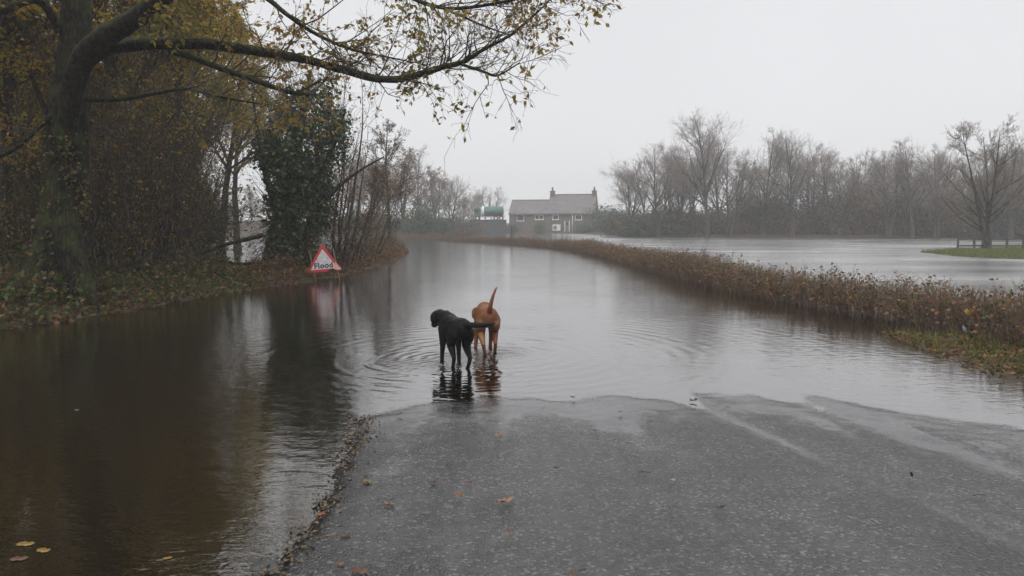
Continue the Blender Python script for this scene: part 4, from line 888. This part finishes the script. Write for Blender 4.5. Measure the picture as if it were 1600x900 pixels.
# ------------------------------------------------------------------ undergrowth, litter, grass
def scatter(poly, n, box_, smin=.0):
    out = np.zeros((0, 2))
    while len(out) < n:
        c = rng.uniform(0, 1, (n * 3, 2)) * np.array([box_[1] - box_[0], box_[3] - box_[2]]) + np.array([box_[0], box_[2]])
        out = np.concatenate([out, c[sdist(poly, c[:, 0], c[:, 1]) > smin]])
    return out[:n]
def undergrowth(name, poly, box_, n, hmax, leafn, size, m, label, cat, inset=2.5, colb=None):
    q = scatter(poly, n, box_, .0); s_ = sdist(poly, q[:, 0], q[:, 1]); p = np.concatenate([q, zground(q[:, 0], q[:, 1])[:, None] - .02], 1)
    H_ = hmax * (.45 + .55 * np.clip(s_ / inset, 0, 1)) * (.65 + .35 * np.sin(q[:, 0] * 1.7) * np.sin(q[:, 1] * 1.3 + 1)) * rng.uniform(.5, 1.3, n)
    d = rng.normal(0, .55, (n, 3)); d[:, 2] = 1
    Pa, Ra = grow(p, d, H_ * 1.2, np.full(n, .006), np.full(n, .003), 6, .22, -.06)
    V, Fc = tubes([(Pa, Ra)], 3)
    o = empty(name, (float(q[:, 0].mean()), float(q[:, 1].mean()), 0), label=label, cat=None); tag(o, kind='stuff')
    inv = Matrix.Translation(o.location).inverted()
    a_ = obj('stems', mesh_np('stems', V, Fc), M['twig'], o, kind='stuff'); a_.matrix_parent_inverse = inv
    pool = Pa[:, 1:].reshape(-1, 3); pk = pool[rng.integers(0, len(pool), leafn)] + rng.normal(0, .04, (leafn, 3))
    V, Fc, T = leaves(pk, size, .7, .1, None, .8); a_ = obj('leaves', mesh_np('leaves', V, Fc, T, smooth=False), m, o, kind='stuff'); a_.matrix_parent_inverse = inv
undergrowth('undergrowth', WOODS, (-13, -6, 7, 27), 7500, .75, 48000, .09, M['underleaf'], 'dark bramble and ivy undergrowth along the foot of the wood', 'undergrowth', 1.4)
undergrowth('bank_scrub', BANK, (-9.5, -4.5, 18, 50), 4200, .8, 20000, .085, M['brownleaf'], 'brown bracken and bramble scrub on the roadside bank behind the sign', 'scrub', .9)
def flat_leaves(name, pts, size, m, label, fl=1.6):
    V, Fc, T = leaves(pts, size, .6, -.15, None, fl); o = obj(name, mesh_np(name, V, Fc, T, smooth=False), m, kind='stuff', label=label)
q = np.concatenate([scatter(WOODS, 9000, (-12, -6, 8, 27), -.12), scatter(BANK, 6000, (-9.5, -4.5, 18, 50), -.12)]); s_ = np.maximum(sdist(WOODS, q[:, 0], q[:, 1]), sdist(BANK, q[:, 0], q[:, 1]))
q = q[rng.uniform(size=len(q)) < np.exp(-np.abs(s_) * .9) + .12]; flat_leaves('leaf_litter', np.concatenate([q, np.maximum(.0, zground(q[:, 0], q[:, 1]))[:, None] + .02], 1), .09, M['brownleaf'], 'fallen brown leaves lying along the water edge below the wood')
# crumbling left edge of the asphalt: grit and leaf bits
n_ = 900; yy = rng.uniform(2.6, 5.9, n_); xx = np.interp(yy, [2.4, 3.4, 4.05, 4.9, 5.9], [ROAD[1][0], ROAD[2][0], ROAD[3][0], ROAD[4][0], ROAD[5][0]]) + rng.normal(.0, .09, n_)
zz = np.array([zsurf(a, b_) for a, b_ in zip(xx, yy)])
flat_leaves('edge_litter', np.stack([xx, yy, zz + .008], 1)[:330], .03, M['brownleaf'], 'leaf bits and twigs washed along the crumbling asphalt edge', 8.)
gv, gf = [], []
for k in range(n_):
    s_ = rng.uniform(.004, .014); vb = np.array([[1, 0, 0], [-1, 0, 0], [0, 1, 0], [0, -1, 0], [0, 0, 1], [0, 0, -1]]) * s_ * rng.uniform(.6, 1.2, (6, 1))
    o_ = len(gv) * 6; gv.append(vb + [xx[k] + rng.normal(0, .04), yy[k], zz[k] + s_ * .3]); gf += [(o_ + a, o_ + b_, o_ + c) for a, b_, c in ((0, 2, 4), (2, 1, 4), (1, 3, 4), (3, 0, 4), (2, 0, 5), (1, 2, 5), (3, 1, 5), (0, 3, 5))]
obj('edge_grit', mesh_np('edge_grit', np.concatenate(gv), gf, smooth=False), plain('grit', (.12, .11, .1), (.05, .045, .04), .6, 30), kind='stuff', label='loose grit along the crumbling asphalt edge')
def grass(name, pts, h_, label, r_=.004, m='grass'):
    N = len(pts); d = rng.normal(0, .35, (N, 3)); d[:, 2] = 1; P_, R_ = grow(pts, d, h_ * rng.uniform(.5, 1.3, N), np.full(N, r_), np.full(N, r_ * .2), 4, .15, -.12)
    V, Fc = tubes([(P_, R_)], 3); obj(name, mesh_np(name, V, Fc, np.repeat(rng.uniform(0, 1, N), 12)), M[m], kind='stuff', label=label)
q = scatter(VERGE, 5200, (4, 8.3, 6, 13), -.12); s_ = sdist(VERGE, q[:, 0], q[:, 1]); ok = rng.uniform(size=len(q)) < .08 + .8 * (wav(q[:, 0], q[:, 1], .7, 21) > .3)
q = q[ok]; grass('verge_grass', np.concatenate([q, zground(q[:, 0], q[:, 1])[:, None] - .01], 1), .19, 'green grass tufts on the flooded verge below the near hedge')
q = scatter(VERGE, 2600, (4, 8.3, 6, 13), -.2); flat_leaves('verge_litter', np.concatenate([q, np.maximum(.004, zground(q[:, 0], q[:, 1]))[:, None] + .012], 1), .06, M['brownleaf'], 'washed up brown leaves and debris below the near hedge')
q = scatter(MEAD, 40000, (22, 48, 26, 50), -.1); grass('meadow_grass', np.concatenate([q, zground(q[:, 0], q[:, 1])[:, None] - .01], 1), .17, 'strip of green grass on the bank by the rail fence', .016)

# leaves lying on the asphalt
LV = [(780, 682, .075, 'tan', 'tan leaf on asphalt below the dogs, nearest of the pale ones to the water'), (743, 670, .045, 'brown', 'small brown leaf just right of the black dog reflection'), (703, 723, .05, 'orange', 'small curled orange leaf left of centre on the asphalt'),
      (572, 744, .04, 'green', 'tiny green leaf scrap near the left asphalt edge'), (574, 755, .07, 'yellow', 'yellow green leaf just below the tiny green scrap'), (676, 755, .08, 'brown', 'flat brown leaf left of centre on the wet asphalt'), (732, 756, .06, 'brown', 'faint brown leaf pressed flat right of its brown neighbour'),
      (717, 776, .06, 'orange', 'orange leaf just left of the largest tan leaf'), (791, 785, .105, 'tan', 'largest tan oak leaf in the middle of the asphalt'), (608, 790, .075, 'tan', 'light brown leaf alone in the left part of the asphalt'), (796, 836, .035, 'orange', 'tiny orange scrap below the largest tan leaf'),
      (869, 733, .05, 'dark', 'dark green scrap of moss right of centre on the asphalt'), (501, 806, .07, 'orange', 'orange leaf on the crumbling left asphalt edge'), (539, 839, .07, 'brown', 'crumpled brown leaf inside the left asphalt edge'), (532, 884, .045, 'orange', 'bright orange leaf at the lower left of the asphalt'),
      (563, 896, .10, 'brown', 'large brown leaf cut by the bottom of the picture'), (625, 648, .06, 'brown', 'brown leaf at the water line left of the dogs reflection'), (565, 686, .05, 'brown', 'brown leaf by the curve of the left water line'), (895, 622, .06, 'darkred', 'dark leaf at the water line right of the dogs'), (970, 645, .05, 'darkred', 'dark leaf near the far water line right of centre'),
      (981, 717, .045, 'tan', 'small tan leaf right of centre on the asphalt'), (930, 674, .045, 'brown', 'small brown leaf between centre and far water line'), (1014, 652, .055, 'yellow', 'yellow leaf near the far water line'), (1084, 627, .085, 'darkred', 'dark red leaf at the head of the wheel track'),
      (1052, 752, .05, 'pale', 'small pale leaf beside the wheel track'), (1126, 795, .06, 'dark', 'dark moss tuft left of the wheel track'), (1422, 748, .06, 'darkred', 'dark red leaf standing on edge right of the wheel track'), (897, 898, .05, 'brown', 'small brown leaf at the bottom centre edge'), (1528, 692, .04, 'tan', 'small pinkish leaf at the right side of the asphalt')]
for i, (px, py, s_, c_, lab) in enumerate(LV):
    x, y, _ = gp(px, py, .05); z = zsurf(x, y); x, y, _ = gp(px, py, z); rot = (R(rng.uniform(-9, 9)), R(rng.uniform(-9, 9)), rng.uniform(-.6, .6)) if i != 26 else (R(75), R(20), 1.2)
    big_leaf('fallen_leaf', (x, y, z + (.006 if i != 26 else .026)), s_ * rng.uniform(.75, .95), rot, lm_[c_], lab, group='leaves fallen on the asphalt', lobes=random.choice([3, 4, 5]), depth=.5, cup=.45)
for (px, py, s_, c_, lab) in [(262, 873, .06, 'yellow', 'yellow leaf floating alone near the bottom of the dark water'), (40, 851, .12, 'yellow', 'yellow green leaf floating in the bottom left corner, upper of the pair'), (68, 861, .1, 'yellow', 'yellow leaf floating in the bottom left corner, right of the others'), (30, 874, .11, 'brown', 'brown leaf floating lowest in the bottom left corner'), (120, 641, .05, 'pale', 'tiny pale leaf floating on the dark left water')]:
    x, y, _ = gp(px, py); big_leaf('floating_leaf', (x, y, .003), s_ * .7, (0, 0, rng.uniform(-.5, .5)), lm_[c_], lab, group='leaves floating on the dark water', cup=.05)
for (px, py, l_, a_, lab) in [(1530, 774, .07, .1, 'short dark twig on the asphalt at the right'), (1007, 737, .07, -.1, 'short dark twig right of centre on the asphalt'), (912, 886, .05, .5, 'tiny dark twig at the bottom centre of the asphalt')]:
    x, y, _ = gp(px, py, .07); z = zsurf(x, y) + .006; dx, dy = math.cos(a_) * l_ / 2, math.sin(a_) * l_ / 2
    Pm, Rm = path([(-dx, -dy, 0), (-dx * .2, -dy * .2 + .004, .002), (dx, dy, 0)], [.003, .0028, .0016], 9); V_, F_ = tubes([(Pm, Rm)], 6)
    o = obj('fallen_twig', mesh_np('fallen_twig', V_, F_), M['twig'], label=lab, cat='twig', group='twigs on the asphalt'); o.location = (x, y, z)
# grey stone at the corner of the asphalt edge
x, y, _ = gp(418, 884); bm = bmesh.new(); bmesh.ops.create_icosphere(bm, subdivisions=3, radius=1)
for v in bm.verts:
    c = v.co; k_ = 1 + .12 * math.sin(c.x * 4 + 1) * math.cos(c.y * 5) + .06 * math.sin(c.z * 9 + c.x * 7); v.co = Vector((c.x * .09 * k_, c.y * .06 * k_, max(-.03, min(.03, c.z * .03 * k_))))
o = bm_obj('stone', bm, plain('grey_stone', (.075, .075, .07), (.04, .04, .038), .5, 20, .4), None, True, label='flat grey stone at the water edge in the lower left', cat='stone'); o.location = (x, y, -.012)

# ------------------------------------------------------------------ flood warning sign
M['signred'] = plain('sign_red', (.5, .018, .03), (.4, .02, .03), .45, 6); M['signwhite'] = plain('sign_white', (.62, .62, .66), (.42, .41, .42), .45, 9)
M['signblack'] = plain('sign_lettering', (.03, .03, .035), (.025, .025, .03), .5, 5); M['signpink'] = plain('faded_corner', (.72, .42, .38), (.62, .2, .18), .5, 9)
M['stick'] = plain('rusty_pale_frame', (.26, .19, .12), (.15, .11, .075), .7, 12)
SD = 20.4; sx_, sy_, _ = gp(507, 438.5); SY = float(sy_); SX = float(sx_)
sign = empty('flood_sign', (SX, SY, -.05), R(4), label='red and white triangular sign reading Flood on a folding frame', cat='sign')
mpx = SY / F; zb = float(at(505, 424.5, SY)[2]) + .05
pl_m = Matrix.Translation((0, 0, zb)) @ Matrix.Rotation(R(-10), 4, 'X') @ Matrix.Rotation(R(-5.5), 4, 'Y')
Wt = 56 * mpx; Ht = 44 * mpx
def rounded_tri(w_, h_, r_, z0=0.):
    A = [Vector((-w_ / 2, 0)), Vector((w_ / 2, 0)), Vector((0, h_))]; cx = Vector((0, h_ / 3)); out = []
    for i in range(3):
        p_, q_, s_ = A[i], A[i - 1], A[(i + 1) % 3]; a = (q_ - p_).normalized(); b_ = (s_ - p_).normalized()
        for k in range(6):
            f = k / 5; out.append(p_ + a * r_ * 1.7 * (1 - f) ** 2 + b_ * r_ * 1.7 * f ** 2)
    return [(v.x, v.y + z0) for v in out]
def plate(name, poly, y0, y1, m, par=sign):
    bm = prism_bm([(x_, z_) for x_, z_ in poly], 1, y0, y1); bm.transform(pl_m); return bm_obj(name, bm, m, par)
tri = rounded_tri(Wt, Ht, .05)
# torn bite out of the bottom rim
tri_t = [p_ for p_ in tri]; tri_t = tri[:6] + [(.10, 0.0), (.13, .05), (.2, .075), (.27, .06), (.30, .012)] + tri[6:]
pt_ = plate('red_plate', tri_t, 0, .006, M['signred'])
plate('white_face', rounded_tri(Wt - .25, Ht - .215, .012, .07), -.004, -.0005, M['signwhite'], pt_)
plate('faded_corner', [(Wt / 2 - .26, .075), (Wt / 2 - .14, .012), (Wt / 2 - .045, .02), (Wt / 2 - .03, .045), (Wt / 2 - .17, .25)], -.006, -.0045, M['signpink'], pt_)
fc = bpy.data.curves.new('lettering', 'FONT'); fc.body = 'Flood'; fc.size = .215; fc.align_x = 'CENTER'; fc.extrude = .001; fc.offset = .007; fc.space_character = 1.08
fo_ = bpy.data.objects.new('tmp', fc); link(fo_); bpy.context.view_layer.update()
me = bpy.data.meshes.new_from_object(fo_.evaluated_get(bpy.context.evaluated_depsgraph_get())); bpy.data.objects.remove(fo_)
me.transform(pl_m @ Matrix.Translation((-.005, -.0065, .105)) @ Matrix.Rotation(R(90), 4, 'X')); me.materials.clear(); obj('lettering', me, M['signblack'], pt_)
for x_, z_ in ((-.16, .37), (.13, .37)):
    bm = bmesh.new(); bmesh.ops.create_cone(bm, cap_ends=True, segments=10, radius1=.016, radius2=.013, depth=.012, matrix=pl_m @ Matrix.Translation((x_, -.008, z_)) @ Matrix.Rotation(R(90), 4, 'X')); bm_obj('bolt', bm, M['stick'], pt_)
def spx(px, py, dy): q = at(px, py, SY + dy); return (q[0] - SX, dy, q[2] + .05)
for a, b_ in (((484, 391, .16), (494, 442, -.02)), ((521, 388, .16), (531, 441, -.02)), ((488, 394, .18), (486, 441, .5)), ((521, 391, .18), (526, 441, .5))):
    P_, R_ = path([spx(*a), spx(*b_)], [.013, .013], 4); V, Fc = tubes([(P_, R_)], 6); obj('frame_leg', mesh_np('frame_leg', V, Fc), M['stick'], sign)
P_, R_ = path([spx(491, 434, .02), spx(529, 433, .02)], [.01, .01], 4); V, Fc = tubes([(P_, R_)], 6); obj('cross_bar', mesh_np('cross_bar', V, Fc), M['stick'], sign)
P_, R_ = path([spx(484, 392, .16), spx(521, 389, .16)], [.01, .01], 4); V, Fc = tubes([(P_, R_)], 6); obj('cross_bar', mesh_np('cross_bar', V, Fc), M['stick'], sign)
# post in the far hedge
x, y, _ = gp(799.5, 381); ps = empty('marker_post', (x, y, -.3), label='dark thin post in the far hedge before the cottage', cat='post')
box('post', (-.06, .06, -.06, .06, 0, 1.7), M['fencewood'], ps, .01); box('cap', (-.075, .075, -.075, .075, 1.7, 1.76), M['fencewood'], ps, .01)

# ------------------------------------------------------------------ the dogs
def loft(secs, n=16):
    """secs: (centre, ry, rz, axis_dir) elliptical rings"""
    bm = bmesh.new(); rings = []
    for c, ra, rb, d in secs:
        d = Vector(d).normalized(); side = Vector((0, 1, 0)); side = (side - d * side.dot(d)).normalized(); up = d.cross(side)
        rings.append([bm.verts.new(Vector(c) + side * ra * math.cos(2 * math.pi * k / n) + up * rb * math.sin(2 * math.pi * k / n)) for k in range(n)])
    for a, b_ in zip(rings, rings[1:]):
        for k in range(n): bm.faces.new((a[k], a[(k + 1) % n], b_[(k + 1) % n], b_[k]))
    bm.faces.new(rings[0][::-1]); bm.faces.new(rings[-1]); return bm
def chain(pts, n=14):
    """(x,y,z,r_side,r_fwd) joints -> lofted limb"""
    secs = []
    for i, q in enumerate(pts):
        a = Vector(pts[max(i - 1, 0)][:3]); b_ = Vector(pts[min(i + 1, len(pts) - 1)][:3]); secs.append((q[:3], q[3], q[4], b_ - a))
    return loft(secs, n)
def ball(c, r, rot=0.):
    bm = bmesh.new(); bmesh.ops.create_icosphere(bm, subdivisions=3, radius=1)
    bm.transform(Matrix.Translation(c) @ Matrix.Rotation(rot, 4, 'Y') @ Matrix.Diagonal((*r, 1))); return bm
def furmat(name, c1, c2, pale=None, rough=.6, spec=.12):
    t = mat(name); p = t.N('BsdfPrincipled'); co = t.N('TexCoord')
    mp = t.N('Mapping'); mp.inputs['Scale'].default_value = (14, 40, 30); t.L(co.outputs['Object'], mp.inputs['Vector'])
    nz = noise(t, 3, 5, mp.outputs[0]); r = ramp(t, nz.outputs['Fac'], [(.3, c2), (.7, c1)]); col = r.outputs[0]
    if pale:                                                   # paler coat on the back of the thighs
        sp = t.N('SeparateXYZ'); t.L(co.outputs['Object'], sp.inputs[0])
        f = t.N('MapRange'); f.inputs['From Min'].default_value = -.2; f.inputs['From Max'].default_value = -.3; t.L(sp.outputs['X'], f.inputs['Value'])
        f2 = t.N('MapRange'); f2.inputs['From Min'].default_value = .46; f2.inputs['From Max'].default_value = .38; t.L(sp.outputs['Z'], f2.inputs['Value'])
        f3 = t.N('MapRange'); f3.inputs['From Min'].default_value = .14; f3.inputs['From Max'].default_value = .26; t.L(sp.outputs['Z'], f3.inputs['Value'])
        ff = math_(t, 'MULTIPLY', math_(t, 'MULTIPLY', f.outputs[0], f2.outputs[0]), f3.outputs[0])
        mxx = t.N('Mix', data_type='RGBA'); t.L(math_(t, 'MULTIPLY', ff, .75), mxx.inputs['Factor']); t.L(col, mxx.inputs['A']); mxx.inputs['B'].default_value = c4(pale); col = mxx.outputs['Result']
    t.L(col, p.inputs['Base Color']); p.inputs['Roughness'].default_value = rough; p.inputs['Specular IOR Level'].default_value = spec
    b = t.N('Bump'); b.inputs['Strength'].default_value = .5; b.inputs['Distance'].default_value = .006; t.L(nz.outputs['Fac'], b.inputs['Height']); t.L(b.outputs[0], p.inputs['Normal'])
    t.L(p.outputs[0], t.out.inputs[0]); return t.m
def dog(name, label, loc, heading, fur, legs, tail, head, scale=1.):
    """legs: dict of joint offsets; local x forward, y left, z up"""
    parts = [loft([((-.345, 0, .475), .03, .03, (1, 0, -.1)), ((-.325, 0, .475), .075, .075, (1, 0, 0)), ((-.27, 0, .475), .112, .11, (1, 0, 0)), ((-.19, 0, .468), .125, .122, (1, 0, 0)), ((-.08, 0, .462), .112, .115, (1, 0, 0)), ((.03, 0, .452), .112, .122, (1, 0, 0)),
                   ((.14, 0, .435), .125, .145, (1, 0, 0)), ((.24, 0, .43), .122, .155, (1, 0, .05)), ((.32, 0, .44), .10, .13, (1, 0, .1)), ((.375, 0, .45), .05, .07, (1, 0, .1))])]
    for side, fx, fz in (('lh', 0, 0), ('rh', 0, 0)):
        s = 1 if side[0] == 'l' else -1; k, h_, p_ = legs[side]       # knee, hock, paw: (x, y, z)
        parts.append(chain([(-.215, s * .055, .50, .06, .10), (-.21, s * .075, .43, .075, .115), ((-.2 + k[0]) / 2 + .0, s * .085, .36, .066, .098), (k[0], k[1], k[2], .05, .068), ((k[0] * .5 + h_[0] * .5), (k[1] + h_[1]) / 2, (k[2] + h_[2]) / 2, .036, .046), (h_[0], h_[1], h_[2], .024, .032), ((h_[0] + p_[0]) / 2, (h_[1] + p_[1]) / 2, (h_[2] + p_[2]) / 2, .021, .024), (p_[0], p_[1], p_[2] + .03, .023, .026)]))
        parts.append(ball((p_[0] + .02, p_[1], p_[2] + .018), (.045, .031, .022)))
    for side in ('lf', 'rf'):
        s = 1 if side[0] == 'l' else -1; e, c_, p_ = legs[side]
        parts.append(chain([(.27, s * .06, .50, .045, .075), (.25, s * .08, .42, .05, .08), (e[0], e[1], e[2], .042, .055), ((e[0] + c_[0]) / 2, (e[1] + c_[1]) / 2, (e[2] + c_[2]) / 2, .031, .036), (c_[0], c_[1], c_[2], .026, .029), (p_[0] - .005, p_[1], p_[2] + .035, .023, .025)]))
        parts.append(ball((p_[0] + .018, p_[1], p_[2] + .018), (.045, .032, .022)))
    parts.append(chain([(*q[:3], q[3], q[3]) for q in tail]))
    H = Vector(head['pos']); yaw, pit = head['yaw'], head['pitch']
    hm = Matrix.Translation(H) @ Matrix.Scale(1.2, 4) @ Matrix.Rotation(yaw, 4, 'Z') @ Matrix.Rotation(pit, 4, 'Y')
    nk = Vector((.27, 0, .475)); mid = (nk + H) / 2 + Vector((0, 0, .015))
    parts.append(chain([(*(nk - Vector((.04, 0, 0))), .11, .125), (*nk, .108, .125), (*mid, .092, .105), (*H, .078, .085)]))
    def hd(bm): bm.transform(hm); return bm
    parts.append(hd(ball((.02, 0, .01), (.098, .076, .074)))); parts.append(hd(ball((.075, 0, -.005), (.06, .058, .055))))
    parts.append(hd(chain([(.08, 0, -.012, .045, .045), (.13, 0, -.022, .038, .037), (.175, 0, -.028, .034, .032), (.195, 0, -.03, .022, .02)])))
    for s in (-1, 1): parts.append(hd(chain([(-.01, s * .062, .055, .012, .03), (-.015, s * .089, .02, .016, .046), (-.01, s * .093, -.03, .016, .044), (0, s * .084, -.065, .01, .018)])))
    big = bmesh.new()
    for p_ in parts:
        tmp = bpy.data.meshes.new('t'); p_.to_mesh(tmp); p_.free(); big.from_mesh(tmp); bpy.data.meshes.remove(tmp)
    bmesh.ops.recalc_face_normals(big, faces=big.faces[:])
    me = bpy.data.meshes.new('body'); big.to_mesh(me); big.free()
    root = empty(name, loc, heading, label=label, cat='dog'); root.scale = (scale,) * 3
    tmp = bpy.data.objects.new('tmp_body', me); link(tmp)
    m1 = tmp.modifiers.new('r', 'REMESH'); m1.mode = 'VOXEL'; m1.voxel_size = .0085; m1.use_smooth_shade = True
    m2 = tmp.modifiers.new('s', 'SMOOTH'); m2.factor = .5; m2.iterations = 7
    bpy.context.view_layer.update(); fin = bpy.data.meshes.new_from_object(tmp.evaluated_get(bpy.context.evaluated_depsgraph_get())); bpy.data.objects.remove(tmp)
    fin.materials.clear(); fin.name = 'body'; obj('body', fin, fur, root)
    ey = plain(name + '_eye', (.02, .012, .008), (.01, .006, .004), .1, 5)
    for s in (-1, 1):
        b_ = hd(ball((.083, s * .036, .026), (.011, .01, .011))); bm_obj('eye', b_, ey, root, True)
    bm_obj('nose', hd(ball((.203, 0, -.022), (.012, .018, .014))), ey, root, True)
    return root
FB = furmat('black_fur', (.010, .010, .0115), (.003, .003, .0035), rough=.5, spec=.1); FR = furmat('fox_red_fur', (.23, .09, .038), (.085, .032, .015), (.33, .19, .1), rough=.5, spec=.22)
bx_, by_ = gp(722, 574)[:2]; fx_, fy_ = gp(691, 557)[:2]
hd_ = math.atan2(fy_ - by_ + .04, fx_ - bx_)
GZ = -.045
u_ = Vector((math.cos(hd_), math.sin(hd_)))
loc = (bx_ + u_.x * .235, by_ + u_.y * .235, GZ)
dog('black_dog', 'black labrador wading away with its tail held out to the right', loc, hd_, FB,
    {'lh': ((-.10, .085, .28), (-.215, .085, .15), (-.15, .08, 0)), 'rh': ((-.16, -.075, .27), (-.335, -.06, .155), (-.30, -.035, 0)),
     'lf': ((.21, .085, .28), (.25, .085, .13), (.27, .085, 0)), 'rf': ((.17, -.085, .28), (.14, -.08, .13), (.12, -.075, 0))},
    [(-.27, 0, .52, .05), (-.33, -.02, .525, .036), (-.385, -.09, .525, .032), (-.42, -.18, .525, .028), (-.44, -.26, .532, .02), (-.45, -.32, .54, .007)],
    dict(pos=(.41, .055, .525), yaw=R(9), pitch=R(22)))
rx_, ry_ = gp(763, 552)[:2]; hr = R(97)
dog('red_dog', 'fox red labrador seen from behind with its tail raised', (rx_ - math.cos(hr) * -.24, ry_ + .24, GZ), hr, FR,
    {'lh': ((-.17, .08, .27), (-.34, .065, .155), (-.31, .04, 0)), 'rh': ((-.09, -.085, .28), (-.22, -.085, .155), (-.14, -.085, 0)),
     'lf': ((.2, .1, .27), (.2, .11, .13), (.2, .12, 0)), 'rf': ((.21, -.08, .28), (.26, -.075, .13), (.29, -.07, 0))},
    [(-.26, 0, .53, .045), (-.325, -.004, .548, .033), (-.362, -.012, .60, .027), (-.372, -.026, .67, .0235), (-.365, -.048, .74, .019), (-.345, -.075, .80, .014), (-.325, -.098, .84, .005)],
    dict(pos=(.46, .02, .43), yaw=R(4), pitch=R(38)), 1.04)

# ------------------------------------------------------------------ misty air
t = mat('misty_air'); pv = t.N('VolumePrincipled'); pv.inputs['Color'].default_value = (.985, .99, 1, 1); pv.inputs['Density'].default_value = .0018; pv.inputs['Anisotropy'].default_value = .4
t.L(pv.outputs[0], t.out.inputs['Volume'])
bm_obj('haze', box_bm(-330, 330, -48, 330, -1.5, 18.5), t.m, kind='stuff', label='thin rainy haze over the whole flooded valley')
